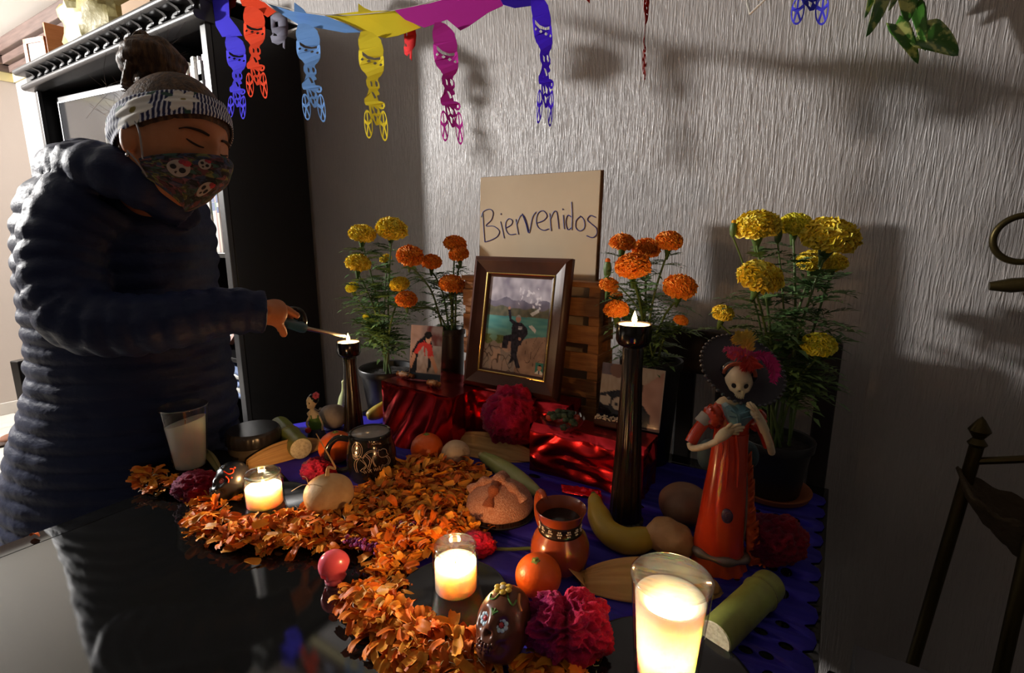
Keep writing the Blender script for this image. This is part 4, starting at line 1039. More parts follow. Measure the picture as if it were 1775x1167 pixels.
# whole squashed marigold heads in the bed
for (px, py, lb) in ((262, 838, 'at the tip of the petal trail beside the unlit candle'), (318, 845, 'in the petal trail next to the dark red cockscomb'), (515, 940, 'at the edge of the petal bed below the saucer'), (675, 1075, 'near the saucer rim at the outer edge of the petal bed'), (730, 1110, 'in the petal bed below the jar candle saucer'), (830, 1135, 'in the petals before the brown skull')):
    c = tab(px, py, S0+.004); t = thing('flattened_marigold', 'squashed orange marigold head '+lb, 'flower', c, 'squashed marigold heads'); mb = MB()
    for i in range(26):
        src = PET[R_PET.randrange(10)][1]; a = R_PET.uniform(0, 6.28)
        M = Matrix.Translation(c+UP*R_PET.uniform(.002, .014)) @ Matrix.Rotation(a, 4, 'Z') @ Matrix.Translation((0, .003, 0)) @ Matrix.Rotation(R_PET.uniform(-.1, .75), 4, 'X') @ Matrix.Rotation(R_PET.gauss(0, .3), 4, 'Y') @ Matrix.Scale(1.15, 4)
        mb.add(src.v, src.f, M, src.c)
    mb.build('petals', pet_m, t, sharp=180, weld=False, kind='stuff')
    mb = MB(); 
    for i in range(12): a = R_PET.uniform(0, 6.28); mb.tube([c+UP*.008, c+UP*.018+Vector((cos(a), sin(a), 0))*.006, c+UP*.02+Vector((cos(a), sin(a), 0))*.011], .0005, 4, lin('#e6d9a8'))
    mb.build('threads', pet_m, t, weld=False, kind='stuff')
# ================================================================== crate, sign, portrait
pine = mat('pine_slat', '#a9743f', .6, var=(5, '#7d4f28', .35, .7, (3, 3, 26)), bump=(60, .3, .002, (1, 8, 20)))
CX0, CX1, CYF, CYB, CZ1 = -.807, -.432, 1.036, 1.125, 1.143
ct = thing('slatted_crate', 'slatted pine crate standing on end behind the framed portrait', 'crate', ((CX0+CX1)/2, CYF, S0))
for x0, x1 in ((CX0+.002, CX0+.028), (CX1-.028, CX1-.002)):
    for y0, y1 in ((CYF+.007, CYF+.03), (CYB-.03, CYB-.007)):
        MB().box((x0, y0, S0), (x1, y1, CZ1-.012)).build('corner_post', pine, ct, bevel=.001)
n_ = 6; pit = (CZ1-.016-S0)/n_
for k in range(n_):
    z0 = S0+.002+pit*k; z1 = z0+pit*.66
    MB().box((CX0, CYF, z0), (CX1, CYF+.0065, z1)).build('slat', pine, ct, bevel=.001)
    MB().box((CX0, CYB-.0065, z0), (CX1, CYB, z1)).build('slat', pine, ct, bevel=.001)
    for x in (CX0+.001, CX1-.007): MB().box((x, CYF+.008, z0+.003), (x+.006, CYB-.008, z1-.003)).build('side_slat', pine, ct, bevel=.001)
MB().box((CX0-.002, CYF-.002, CZ1-.012), (CX1+.002, CYF+.03, CZ1)).build('top_rail', pine, ct, bevel=.001)
MB().box((CX0-.002, CYB-.03, CZ1-.012), (CX1+.002, CYB+.002, CZ1)).build('top_rail', pine, ct, bevel=.001)

# welcome board
SB = Vector((0, 1.074, .80)); SN = Vector((0, -1, .045)).normalized(); SU = Vector((0, .045, 1)).normalized()
def on_sign(px, py): return on_plane(px, py, SB, SN)
tl, tr = on_sign(833, 308), on_sign(1041, 295)
t = thing('welcome_board', 'tan cardboard board with handwritten greeting leaning up behind the portrait', 'sign', SB+Vector(((tl.x+tr.x)/2, 0, 0)))
th = SN*-.006
b0 = Vector((tl.x, 0, 0))+SB-Vector((0, 0, 0)); 
def sp(x, z): k = (z-SB.z)/SU.z; return Vector((x, SB.y, SB.z))+SU*k
zt_ = (tl.z+tr.z)/2; q = [sp(tl.x, SB.z), sp(tr.x, SB.z), sp(tr.x, tr.z), sp(tl.x, tl.z)]
mb = MB(); mb.add(q+[p+th for p in q], [(0, 1, 2, 3), (7, 6, 5, 4), (0, 4, 5, 1), (1, 5, 6, 2), (2, 6, 7, 3), (3, 7, 4, 0)])
mb.build('board', mat('tan_card', '#cdb99b', .75, var=(3, '#b59d7e', .3, .7)), t, sharp=20)
q = [p+th*1.05+Vector((.004 if i in (1, 2) else -.001, 0, .0015 if i > 1 else 0)) for i, p in enumerate(q)]
mb = MB(); mb.add(q+[p+th*.9 for p in q], [(0, 1, 2, 3), (7, 6, 5, 4), (0, 4, 5, 1), (1, 5, 6, 2), (2, 6, 7, 3), (3, 7, 4, 0)])
mb.build('backing_card', mat('brown_edge', '#5f4026', .7), t, sharp=20)
B_ = [[(103, 250), (107, 320), (112, 388)], [(95, 268), (105, 242), (135, 230), (152, 245), (145, 280), (118, 310), (155, 312), (182, 335), (172, 362), (140, 380), (112, 388)],
 [(188, 290), (198, 330), (206, 370)], [(190, 250), (191, 256), (189, 254)], [(212, 322), (240, 305), (245, 285), (228, 276), (213, 295), (215, 330), (232, 352), (262, 350)],
 [(262, 278), (268, 315), (275, 352)], [(265, 305), (282, 265), (298, 260), (312, 290), (325, 345)], [(292, 252), (310, 300), (325, 345), (342, 270), (360, 243)],
 [(360, 298), (395, 285), (412, 262), (395, 238), (370, 248), (360, 280), (368, 315), (395, 332), (420, 325)], [(425, 250), (429, 295), (432, 335)], [(428, 278), (443, 245), (458, 242), (465, 280), (470, 325)],
 [(490, 258), (492, 290), (495, 325)], [(487, 228), (490, 232), (487, 233)], [(530, 195), (533, 260), (531, 330)], [(530, 268), (512, 260), (503, 292), (512, 328), (531, 318)],
 [(575, 263), (553, 285), (552, 320), (572, 335), (592, 318), (590, 282), (572, 262)], [(647, 270), (622, 261), (607, 280), (625, 300), (650, 322), (652, 350), (632, 367), (603, 358)]]
mb = MB(); strokes(mb, lambda x, y: on_sign(800+x/2.78, 280+y/2.78)+SN*.0004, B_, .00115, 5)
mb.build('lettering', mat('blue_ink', '#2e2f7a', .5), t, label='handwritten word Bienvenidos in dark blue ink', kind='stuff')

# picture painter: a fine grid whose vertices carry the printed colours
def pic(name, parent, P, cf, nu, nv, m):
    mb = MB(); mb.grid(P, nu, nv, cf); return mb.build(name, m, parent, sharp=180, weld=False)
def inpoly(poly, x, y):
    c = False; j = len(poly)-1
    for i in range(len(poly)):
        if (poly[i][1] > y) != (poly[j][1] > y) and x < (poly[j][0]-poly[i][0])*(y-poly[i][1])/(poly[j][1]-poly[i][1])+poly[i][0]: c = not c
        j = i
    return c
def nn(x, y, s, o=0): return noise.noise(Vector((x*s, y*s, o)))
def mixc(a, b, t): t = max(0, min(1, t)); return tuple(lerp(a[i], b[i], t) for i in range(3))
print_m = mat('photo_print', (1, 1, 1), .3, attr=True, spec=.25)
gloss_print = mat('gloss_print', (1, 1, 1), .1, attr=True, spec=.5)
W_ = .185; 
def quad(px):  # pixel polygon in the zoom to u,v
    return [((x-(140-(y-150)*.065))/(545), (y-150-(x-140)*.06)/(905)) for x, y in px]
man = [quad(p) for p in ([(308, 470), (332, 470), (342, 560), (385, 590), (365, 620), (325, 580)], [(360, 590), (430, 590), (478, 640), (488, 690), (445, 760), (345, 720), (345, 640)],
  [(345, 705), (272, 728), (262, 840), (312, 848), (318, 775), (400, 770), (445, 760), (430, 700)], [(342, 760), (440, 760), (432, 800), (410, 810), (395, 900), (430, 1015), (395, 1025), (372, 950), (320, 1000), (345, 930)])]
headp = quad([(403, 555)])[0]; fist = quad([(320, 457)])[0]; hand2 = quad([(418, 745)])[0]
snow = [quad(p) for p in ([(500, 505), (545, 475), (580, 450), (575, 490), (520, 530)], [(490, 620), (520, 610), (558, 650), (548, 685)])]
patch = [quad(p) for p in ([(403, 622), (438, 622), (438, 656), (403, 656)],)]
boulder = quad([(400, 790), (470, 740), (560, 720), (660, 712), (660, 1085), (370, 1085), (400, 900)])
post_ = quad([(308, 768), (350, 768), (352, 860), (318, 870)])
inset = quad([(562, 950), (632, 955), (632, 1065), (556, 1050)])
def photo_col(u, v0):
    v = v0
    cl = nn(u*3, v*5, 1.6)*.5+nn(u, v, 14)*.35
    if v < .24+.05*nn(u, 0, 5): c = mixc(lin('#8a8494'), lin('#c9c4cc'), .5+cl*1.3)
    else: c = mixc(lin('#6a6678'), lin('#86818f'), .5+nn(u, v, 9))
    if .1 < v < .32 and .5 < u < .86 and nn(u*1.3, v, 16, 3)+nn(u, v, 36)*.6 > .16 + abs(v-.22)*1.2: c = lin('#d6d2d8')
    ridge = .31+.1*abs(u-.52)*-1+.05*nn(u, 1, 5)
    if v > ridge+.03: c = mixc(lin('#5f6152'), lin('#77725f'), .5+nn(u, v, 18)*1.2)
    if v > .42-.02*u: c = mixc(lin('#4f8f92'), lin('#6ba6a0'), .5+nn(u*.5, v*3, 10))
    if v > .56-.03*u: c = mixc(c, lin('#7a8f6d'), .6*(v-.5)*8*(1-u))
    if v > .62 and u < .32 and nn(u, v, 10, 9) > -.25 and v < .75: c = mixc(lin('#55603c'), lin('#6d7a4c'), .5+nn(u, v, 40))
    if v > .71+.04*nn(u, 0, 9):
        cell = noise.cell(Vector((u*7+nn(u, v, 8)*.4, v*9+nn(u, v, 9, 4)*.4, 0))); e = nn(u, v, 12, 2)
        c = mixc(lin('#8f8680'), lin('#b59a8a'), cell); c = mixc(c, lin('#4a403c'), 1.3-abs(e)*14)
    if inpoly(boulder, u, v):
        c = mixc(lin('#a78a78'), lin('#8a7264'), .5+nn(u, v, 8)*1.2+nn(u, v, 30)*.4)
        if abs(nn(u*1.2, v*.8, 6, 5)) < .012: c = lin('#4a3a34')
    if inpoly(post_, u, v): c = lin('#a1847a')
    for s in snow:
        if inpoly(s, u, v): c = lin('#d8d8d6')
    for p in man:
        if inpoly(p, u, v): c = mixc(lin('#23222c'), lin('#373542'), .5+nn(u, v, 30)*1.3)
    for s in patch:
        if inpoly(s, u, v): c = lin('#c9c7cc') if abs(((v*70) % 1)-.5) > .12 else lin('#3a3844')
    d = (((u-headp[0])/.042)**2+((v-headp[1])/.04)**2)
    if d < 1: c = lin('#b98a7a') if v > headp[1]-.016 else lin('#a8a29e')
    for f, r in ((fist, .022), (hand2, .024)):
        if ((u-f[0])/r)**2+((v-f[1])/(r*.75))**2 < 1: c = lin('#b98a78')
    if inpoly(inset, u, v):
        c = lin('#3f7f76'); iu = (u-inset[0][0])/(inset[1][0]-inset[0][0]); iv = (v-inset[0][1])/(inset[2][1]-inset[1][1])
        if ((iu-.5)/.24)**2+((iv-.42)/.26)**2 < 1: c = lin('#b98f76') if iv > .3 else lin('#1c1614')
        if iv > .68 and abs(iu-.5) < (iv-.5)*1.3: c = lin('#d9dcd6') if abs(iu-.5) > .06 else lin('#2c3a5a')
    return tuple(min(1, x*1.3) for x in c)
# portrait: leaning plane from pixels of its own corners
FB = Vector((0, .972, .8825)); FNn = Vector((0, -1, .195)).normalized(); FUu = Vector((0, .195, 1)).normalized()
def on_fr(px, py): return on_plane(px, py, FB, FNn)
fx0 = (on_fr(822, 445).x+on_fr(816, 664).x)/2; fx1 = (on_fr(1000, 450).x+on_fr(968, 694).x)/2
fh = (on_fr(822, 445)-FB).dot(FUu)*.5+(on_fr(1000, 450)-FB).dot(FUu)*.5; FW_ = fx1-fx0
t = thing('framed_portrait', 'large brown framed photograph of a man at a mountain lake with gold inner edge', 'picture frame', FB+Vector(((fx0+fx1)/2, 0, 0)))
FM = frame_m(Vector((fx0, FB.y, FB.z)), Vector((1, 0, 0)), FUu, FNn)     # x right, y up the frame, z to the viewer
brown = mat('frame_brown', '#3c2017', .36, spec=.3, var=(7, '#542e1e', .4, .7, (1, 1, 1)))
gold = mat('gold_lip', '#d8b56a', .2, metal=1)
def frame_sides(prof, name, m, W, H, M, parent):
    """mitred moulding: prof = [(inset, height)]"""
    cs = [(0, 0), (W, 0), (W, H), (0, H)]
    for s in range(4):
        a = cs[s]; b = cs[(s+1) % 4]; vs = []; fs = []
        for (x, y), sx in ((a, 1), (b, -1)):
            for i, h in prof:
                ix = i if x == 0 else -i; iy = i if y == 0 else -i
                vs.append((x+ix, y+iy, h))
        n = len(prof); fs = [(i, i+1, n+i+1, n+i) for i in range(n-1)]+[(n-1, 0, n, 2*n-1)]
        mb = MB(); mb.add(vs, fs, M); mb.build(name, m, parent, sharp=35)
mw = FW_*.145
frame_sides([(0, 0), (0, .012), (.004, .0175), (mw*.3, .021), (mw*.55, .0165), (mw*.62, .0155), (mw*.8, .0125), (mw, .0105), (mw, 0)], 'moulding', brown, FW_, fh, FM, t)
frame_sides([(mw*.985, .0095), (mw, .0118), (mw*1.06, .0122), (mw*1.11, .0105), (mw*1.11, .006), (mw*.985, .006)], 'gold_edge', gold, FW_, fh, FM, t)
frame_sides([(mw*1.1, .009), (mw*1.24, .0072), (mw*1.24, .005), (mw*1.1, .005)], 'inner_lip', brown, FW_, fh, FM, t)
m2 = mw*1.22
pic('photograph', t, lambda u, v: FM @ Vector((m2+u*(FW_-2*m2), fh-m2-v*(fh-2*m2), .0058)), photo_col, 110, 150, gloss_print)
MB().box((.002, .002, -.004), (FW_-.002, fh-.002, .0045), FM).build('backing', mat('brown_card'), t)
frame_glass = glass_mat('frame_glass', (.96, .96, .96), .9, .03, .12, .7)
mb = MB(); mb.add([(m2, m2, .0068), (FW_-m2, m2, .0068), (FW_-m2, fh-m2, .0068), (m2, fh-m2, .0068)], [(0, 1, 2, 3)], FM); mb.build('glazing', frame_glass, t)

# loose snapshots
def snapshot(label, pl, pb, py_top, lean, cf, ydir, w_px=None):
    a = Vector(pl); b = Vector(pb); x = (b-a); W = x.length; x.normalize(); back = UP.cross(x)
    up = (UP+back*lean).normalized(); n = x.cross(up)
    H = (hz(a, py_top)-a.z)*1.02
    t = thing('snapshot', label, 'photograph', (a+b)/2, 'loose snapshots')
    P = lambda u, v, o=0: a+x*(u*W)+up*((1-v)*H)-n*o*0
    pic('print', t, lambda u, v: a+x*(u*W)+up*((1-v)*H)-n*(-.0005), cf, 40, 60, gloss_print)
    mb = MB(); q = [a, b, b+up*H, a+up*H]; mb.add(q+[p-n*.0006 for p in q], [(0, 1, 2, 3), (7, 6, 5, 4), (0, 4, 5, 1), (1, 5, 6, 2), (2, 6, 7, 3), (3, 7, 4, 0)]); mb.build('paper', mat('photo_paper', '#cfcac4', .6), t)
    return t
def snap_a(u, v):
    c = mixc(lin('#9a7f74'), lin('#5a5558'), u*1.1-.1+nn(u, v, 5)*.4)
    if u > .55 and v > .35: c = mixc(lin('#7c7674'), lin('#96908c'), .5+nn(u, v, 9))
    if u > .5 and v < .36: c = mixc(lin('#5a302c'), lin('#7a6a66'), .5+nn(u, v, 7)*1.5)
    if inpoly([(0, .95), (.06, .5), (.22, .3), (.42, .2), (.62, .18), (.72, .4), (.68, .75), (.45, 1), (0, 1)], u, v): c = lin('#15161c')
    if inpoly([(.12, .52), (.26, .34), (.44, .3), (.68, .34), (.76, .55), (.58, .6), (.55, .5), (.3, .52)], u, v): c = lin('#b3332e')
    if inpoly([(.26, .5), (.45, .36), (.6, .5), (.56, .95), (.22, .9)], u, v): c = mixc(lin('#8f827e'), lin('#a59a96'), .5+nn(u, v, 12))
    if abs(abs(u-.53)-.07+.12*(v-.4)) < .022 and .28 < v < .56: c = lin('#b3332e')
    if ((u-.57)/.09)**2+((v-.24)/.085)**2 < 1: c = lin('#b98a70')
    if ((u-.56)/.12)**2+((v-.17)/.07)**2 < 1: c = lin('#1a1412')
    if inpoly([(.62, .56), (.74, .54), (.92, .8), (.84, .86)], u, v) or inpoly([(.0, .72), (.1, .5), (.2, .56), (.06, .82)], u, v): c = lin('#a97e68')
    if v > .88: c = lin('#1f2a38')
    return c
z_ = .8845
pa = on_z(709, 656, z_); pb_ = on_z(763, 662, z_)
snapshot('small leaning snapshot of a person in red on the tall red parcel', pa, pb_, 566, .16, snap_a, 1)
def snap_b(u, v):
    c = mixc(lin('#b5a492'), lin('#a3917f'), .5+nn(u*3, v*.5, 12)*.8)
    if inpoly([(.68, .3), (1, .02), (1, 1), (.75, 1), (.62, .72)], u, v): c = mixc(lin('#b58f80'), lin('#a27c6e'), .5+nn(u, v, 6))
    if v < .2 and u < .5: c = mixc(lin('#4a4048'), lin('#6a5c60'), .5+nn(u, v, 7))
    if ((u-.27)/.14)**2+((v-.1)/.12)**2 < 1: c = lin('#7a5a4c')
    if inpoly([(0, .52), (.3, .42), (.55, .5), (.72, .62), (.85, .78), (.8, 1), (0, 1)], u, v): c = mixc(lin('#16151c'), lin('#2a2630'), .5+nn(u, v, 8))
    for cx_, cy_, r in ((.1, .62, .1), (.33, .66, .12)):
        if ((u-cx_)/r)**2+((v-cy_)/(r*.95))**2 < 1 and nn(u, v, 12) > -.35: c = lin('#b5a99a')
    if .58 < u < .68 and .28 < v < .4 and abs(u-.62) > .02: c = lin('#4a423c')
    return c
pa = Vector((on_y(1036, 712, .972).x, .972, .8565)); pb_ = Vector((on_y(1143, 745, .972).x, .972, .8565))
snapshot('larger snapshot of people and white dogs half hidden by the tall candlestick', pa, pb_, 632, .16, snap_b, 1)

# ================================================================== marigold plants
flower_m = mat('marigold_bloom', (1, 1, 1), .6, attr=True, spec=.25, sss=.12, sssr=(.004, .0015, .0005), sscale=1)
leaf_m = mat('marigold_leaf', '#48683a', .5, var=(25, '#6d8d50', .4, .7), spec=.4)
stem_m = mat('marigold_stem', '#5a7038', .55)
bud_m = mat('bud_green', '#4d6632', .5)
pot_m = mat('pot_black', (.014, .014, .015), .38, spec=.5)
soil_m = mat('soil', (.02, .014, .01), .95, bump=(90, 1, .006))
def bloom_mesh(seed, cols):
    rn = random.Random(seed); mb = MB(); a_, b_ = lin(cols[0]), lin(cols[1])
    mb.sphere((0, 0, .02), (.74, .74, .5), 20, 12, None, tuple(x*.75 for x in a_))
    N_ = 210; ga = pi*(3-sqrt(5))
    for i in range(N_):
        z = 1-1.32*(i+.5)/N_; rr = sqrt(max(0, 1-z*z)); a = i*ga
        d = Vector((rr*cos(a), rr*sin(a), z)); q = Vector((d.x*1.0, d.y*1.0, d.z*.66+.05))
        d2 = (d+Vector((rn.gauss(0, .2), rn.gauss(0, .2), rn.gauss(0, .2)+.1))).normalized()
        R = rot_to(d2); sz = rn.uniform(.17, .25)*(1.05 if z < .3 else .9); ph = rn.uniform(0, 6)
        vs = [(0, 0, -.12)]; n = 8
        for k in range(n):
            t = 2*pi*k/n; w_ = 1+.22*sin(3*t+ph); vs.append((cos(t)*sz*w_, sin(t)*sz*w_*.75, .035+.06*sin(2*t+ph)+.03*sin(5*t+ph)))
        R.translation = q*.94; k_ = rn.uniform(0, 1)
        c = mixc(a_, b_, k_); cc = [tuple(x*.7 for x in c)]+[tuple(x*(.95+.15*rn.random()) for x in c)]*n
        mb.add(vs, [(0, 1+k, 1+(k+1) % n) for k in range(n)], R, cc)
    me = mb.mesh('bloom', 180, weld=False); me.materials.append(flower_m); return me
BL = {'y': [bloom_mesh(i, ('#f6cf1c', '#ffee6a')) for i in range(3)], 'o': [bloom_mesh(10+i, ('#ea7a1a', '#fba53c')) for i in range(3)], 'l': [bloom_mesh(20+i, ('#eedc1e', '#fcf56a')) for i in range(2)]}
def leaf(mb, base, d, nrm, L, rn, npair=5, wl=.42):
    """pinnate marigold leaf: narrow leaflets along a bending midrib"""
    d = d.normalized(); s = d.cross(nrm).normalized(); up = s.cross(d)
    pts = [base+d*(L*t)-UP*(L*.28*t*t) for t in (0, .25, .5, .75, 1)]
    mb.tube(pts, [.0007, .0007, .0006, .0005, .0003], 4, cap=False)
    def lf(p, dr, l):
        w_ = l*wl*.5; dr = dr.normalized(); sd = dr.cross(up).normalized(); t = up*l*.05
        mb.add([p, p+dr*l*.35+sd*w_+t, p+dr*l-UP*l*.12, p+dr*l*.35-sd*w_+t, p+dr*l*.4], [(0, 4, 1), (1, 4, 2), (2, 4, 3), (3, 4, 0)])
    for k in range(npair):
        t = .18+.8*k/npair; p = base+d*(L*t)-UP*(L*.28*t*t); l = L*.38*(1-.45*abs(t-.45))*rn.uniform(.8, 1.1)
        for sg in (-1, 1): lf(p, d*.75+s*sg+up*rn.uniform(-.1, .25), l)
    lf(pts[-1], d-UP*.4, L*.33)
def marigold(label, potc, pot_r, pot_h, kind, blooms, buds=(), nleaf=20, leafL=(.05, .085), seed=0, saucer=False, spread_=1.0, lowf=.12):
    rn = random.Random(seed); potc = Vector(potc); t = thing('potted_marigold', label, 'plant', potc, 'potted marigolds'); M0 = Matrix.Translation(potc); z0 = 0
    if saucer:
        MB().lathe([(pot_r*.8, 0), (pot_r*1.02, .004), (pot_r*1.08, .014), (pot_r*1.02, .014), (pot_r*.8, .005), (0, .005)], 40, M0).build('saucer', mat('terracotta', '#8f4f2a', .6), t); z0 = .006
    MB().lathe([(pot_r*.72, z0), (pot_r*.75, z0+.003), (pot_r*.93, pot_h-.018), (pot_r*1.0, pot_h-.017), (pot_r*1.02, pot_h-.002), (pot_r*1.0, pot_h), (pot_r*.93, pot_h-.002), (pot_r*.88, pot_h-.02), (0, pot_h-.021)], 48, M0).build('pot', pot_m, t, sharp=50)
    mb = MB(); mb.grid(lambda u, v: potc+Vector((cos(2*pi*u)*v*pot_r*.9, sin(2*pi*u)*v*pot_r*.9, pot_h-.016+.004*noise.noise(Vector((cos(2*pi*u)*v*6, sin(2*pi*u)*v*6, seed))))), 28, 6, closed=True); mb.build('soil', soil_m, t)
    top = potc+UP*(pot_h-.016); f0 = fdist(potc); lm = MB()
    def stem_to(e, col=None, r=.0024):
        b = top+Vector((rn.uniform(-.35, .35)*pot_r, rn.uniform(-.35, .35)*pot_r, 0)); mid = b.lerp(e, .5); ho = Vector((e.x-b.x, e.y-b.y, 0)); mid += UP*.03+ho*-.12
        pts = spline([b, b.lerp(mid, .5)+UP*.012, mid, mid.lerp(e, .6)+UP*.004-ho*.02, e], 5); MB().tube(pts, [lerp(r*1.25, r*.8, i/(len(pts)-1)) for i in range(len(pts))], 7).build('stem', stem_m, t); return pts
    for (px, py, wpx, kd, df) in blooms:
        c = on_f(px, py, f0+df); r = wpx*mpp(c)*.5; nrm = (UP*1.0-FWD*rn.uniform(.25, .5)+LAT*rn.uniform(-.25, .25)).normalized()
        base = c-nrm*r*.5; pts = stem_to(base-UP*.016)
        R = rot_to(nrm) @ Matrix.Rotation(rn.uniform(0, 6), 4, 'Z'); R.translation = c-nrm*r*.18
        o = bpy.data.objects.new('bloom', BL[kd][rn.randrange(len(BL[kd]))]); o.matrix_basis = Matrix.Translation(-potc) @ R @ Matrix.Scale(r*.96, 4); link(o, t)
        cal = MB(); R2 = rot_to(nrm); R2.translation = c-nrm*r*.95-UP*.006; cal.lathe([(.0026, -.012), (.005, 0), (r*.28, r*.45), (r*.34, r*.62)], 12, R2); bpy.context.view_layer.update(); cal.build('calyx', bud_m, o)
        for i in range(int(nleaf*1.5)):
            k = rn.uniform(lowf, .93); p = pts[int(k*(len(pts)-1))]; a = rn.uniform(0, 6.28)
            leaf(lm, p, Vector((cos(a)*spread_, sin(a)*spread_, rn.uniform(-.1, .7))), UP, rn.uniform(*leafL)*(1.12-.4*k), rn)
    for (px, py, hpx, kd) in buds:
        c = on_f(px, py, f0); h = hpx*mpp(c); pts = stem_to(c-UP*h*.5, r=.0017); M1 = Matrix.Translation(c-UP*h*.5)
        MB().lathe([(.002, -.002), (h*.2, h*.1), (h*.26, h*.5), (h*.2, h*.85), (h*.1, h)], 12, M1).build('bud', bud_m, t)
        mb = MB(); mb.sphere(c+UP*h*.5, (h*.17, h*.17, h*.16), 10, 8, None, lin('#d9a01c' if kd != 'o' else '#d9671a')); mb.build('bud_tip', flower_m, t)
    lm.build('foliage', leaf_m, t, sharp=180, weld=False, kind='stuff'); return t
py1 = tab(652, 716); h1 = hz(py1, 640)-S0
marigold('tall yellow marigold in black pot between the shorter candlestick and the leaning snapshot', (py1.x+.012, py1.y+.04, S0), 48*mpp(py1), h1, 'y',
  [(628, 403, 47, 'y', -.01), (679, 394, 55, 'y', .0), (621, 454, 44, 'y', -.03), (610, 497, 24, 'l', 0), (692, 491, 35, 'y', -.04), (668, 447, 22, 'y', .05), (636, 548, 14, 'l', 0)], (), 19, (.05, .09), 1, lowf=.22)
po = Vector((-.862, 1.075, S0)); px_ = on_y(783, 600, 1.075)
ho_ = hz(Vector((px_.x, 1.075, 0)), 568)-S0
marigold('orange marigold in tall dark pot squeezed between the leaning snapshot and the crate', (px_.x-.005, 1.075, S0), .042, ho_, 'o',
  [(711, 441, 48, 'o', -.05), (748, 452, 36, 'o', -.02), (789, 420, 40, 'o', .0), (795, 438, 36, 'o', -.03), (784, 490, 46, 'o', -.05), (704, 517, 38, 'o', -.05)], (), 17, (.035, .06), 2)
pr = Vector((-.285, 1.075, S0)); px_ = on_y(1128, 640, 1.07); hr_ = hz(Vector((px_.x, 1.07, 0)), 622)-S0
marigold('orange marigold in black pot behind the tall lit candlestick', (px_.x, 1.07, S0), .066, hr_, 'o',
  [(1080, 418, 45, 'o', .0), (1121, 428, 50, 'o', .03), (1160, 415, 48, 'o', .0), (1097, 458, 62, 'o', -.08), (1179, 494, 58, 'o', -.05), (1068, 534, 44, 'o', -.1), (1181, 554, 26, 'o', -.04), (1056, 492, 34, 'o', .0), (1068, 512, 24, 'o', .02)], ((1053, 466, 28, 'o'),), 15, (.04, .07), 3)
py2 = tab(1340, 868); h2_ = hz(Vector((py2.x, py2.y+.05, 0)), 752)-S0
marigold('tall yellow marigold in black pot with clay saucer behind the skeleton lady', (py2.x-.008, py2.y+.03, S0), 60*mpp(py2), h2_, 'y',
  [(1313, 387, 76, 'y', .0), (1379, 386, 54, 'l', .02), (1441, 405, 94, 'y', -.02), (1319, 476, 77, 'y', -.06), (1254, 541, 38, 'y', -.03), (1420, 595, 56, 'l', -.05), (1408, 450, 50, 'y', .07), (1446, 452, 44, 'y', .07)],
  ((1271, 397, 24, 'y'), (1349, 407, 26, 'y')), 20, (.05, .09), 4, saucer=True, lowf=.3)
# ================================================================== skeleton lady figure
cb_ = tab(1247, 980); F0 = fdist(cb_); P_ = lambda x, y, d=0: on_f(x, y, F0+d)
t = thing('skeleton_lady', 'painted clay skeleton lady in orange dress and wide dark feathered hat', 'figurine', (cb_.x, cb_.y, S0))
dress = mat('dress_orange', '#d23c14', .22, spec=.6, coat=.4, var=(16, '#b52e10', .35, .7))
bone = mat('bone_paint', '#d9c8a6', .4, spec=.4, var=(30, '#a98f6c', .5, .75)); mpx = mpp(cb_)
def column(name, rows, m, parent, n=28, squash=.72, ripple=None, amp=0):
    """stacked rings: rows = (px, py, half width px, lean in metres)"""
    vs = []; fs = []
    for j, (x, y, hw, dz) in enumerate(rows):
        c = P_(x, y, dz); r = hw*mpp(c)
        for i in range(n):
            a = 2*pi*i/n; k = 1+(ripple(a, j) if ripple else 0)
            vs.append(c+LAT*cos(a)*r*k+FWD*sin(a)*r*squash*k)
    for j in range(len(rows)-1):
        for i in range(n): k = (i+1) % n; fs.append((j*n+i, j*n+k, (j+1)*n+k, (j+1)*n+i))
    fs += [tuple(range(n-1, -1, -1)), tuple((len(rows)-1)*n+i for i in range(n))]
    mb = MB(); mb.add(vs, fs); return mb.build(name, m, parent, sharp=70)
column('skirt', [(1245, 955, 43, 0), (1246, 930, 41, 0), (1251, 890, 38, 0), (1256, 850, 36, 0), (1261, 810, 33, 0), (1265, 770, 30, 0), (1268, 748, 29, 0)], dress, t, 32, .8, lambda a, j: .02*sin(3*a+j*.7))
column('bodice', [(1268, 750, 29, 0), (1269, 735, 30, 0), (1271, 720, 34, 0), (1272, 706, 37, 0), (1273, 698, 32, 0)], dress, t, 28, .7, lambda a, j: .03*sin(5*a+j))
column('hem_flare', [(1244, 1000, 52, 0), (1244, 985, 48, 0), (1245, 965, 42, 0), (1246, 950, 40, 0)], mat('hem_orange', '#c24a1a', .4), t, 64, .85, lambda a, j: .06*sin(11*a)*(1 if j < 2 else .3))
tr_m = mat('pewter_trim', '#7d6d62', .35, metal=.4)
pts = [P_(1246, 955)+LAT*cos(a)*44*mpx+FWD*sin(a)*36*mpx-UP*(cos(a-.5)*.006) for a in [2*pi*i/40 for i in range(41)]]
MB().tube(pts, [.0055+.002*sin(i*.9) for i in range(41)], 9).build('hem_trim', tr_m, t)
MB().tube(spline([P_(1287, 945, -.01), P_(1293, 900, -.012), P_(1294, 840, -.012), P_(1292, 790, -.012)], 6), .0016, 7).build('edge_trim', tr_m, t)
for k in range(9):
    y = 800+k*24; mb = MB(); x0 = 1289+(k % 3)*1+max(0, k-4)*2.5
    mb.grid(lambda u, v: P_(x0+v*(14+1.5*k), y+(u-.5)*28+5*sin(v*4), -.004+.006*sin(u*9+k)*v), 8, 5); mb.build('train_ruffle', mat('ruffle_orange', '#c9551a', .4), t, solid=.0012)
mb = MB(); p = P_(1247, 878)-FWD*37*mpx*.82
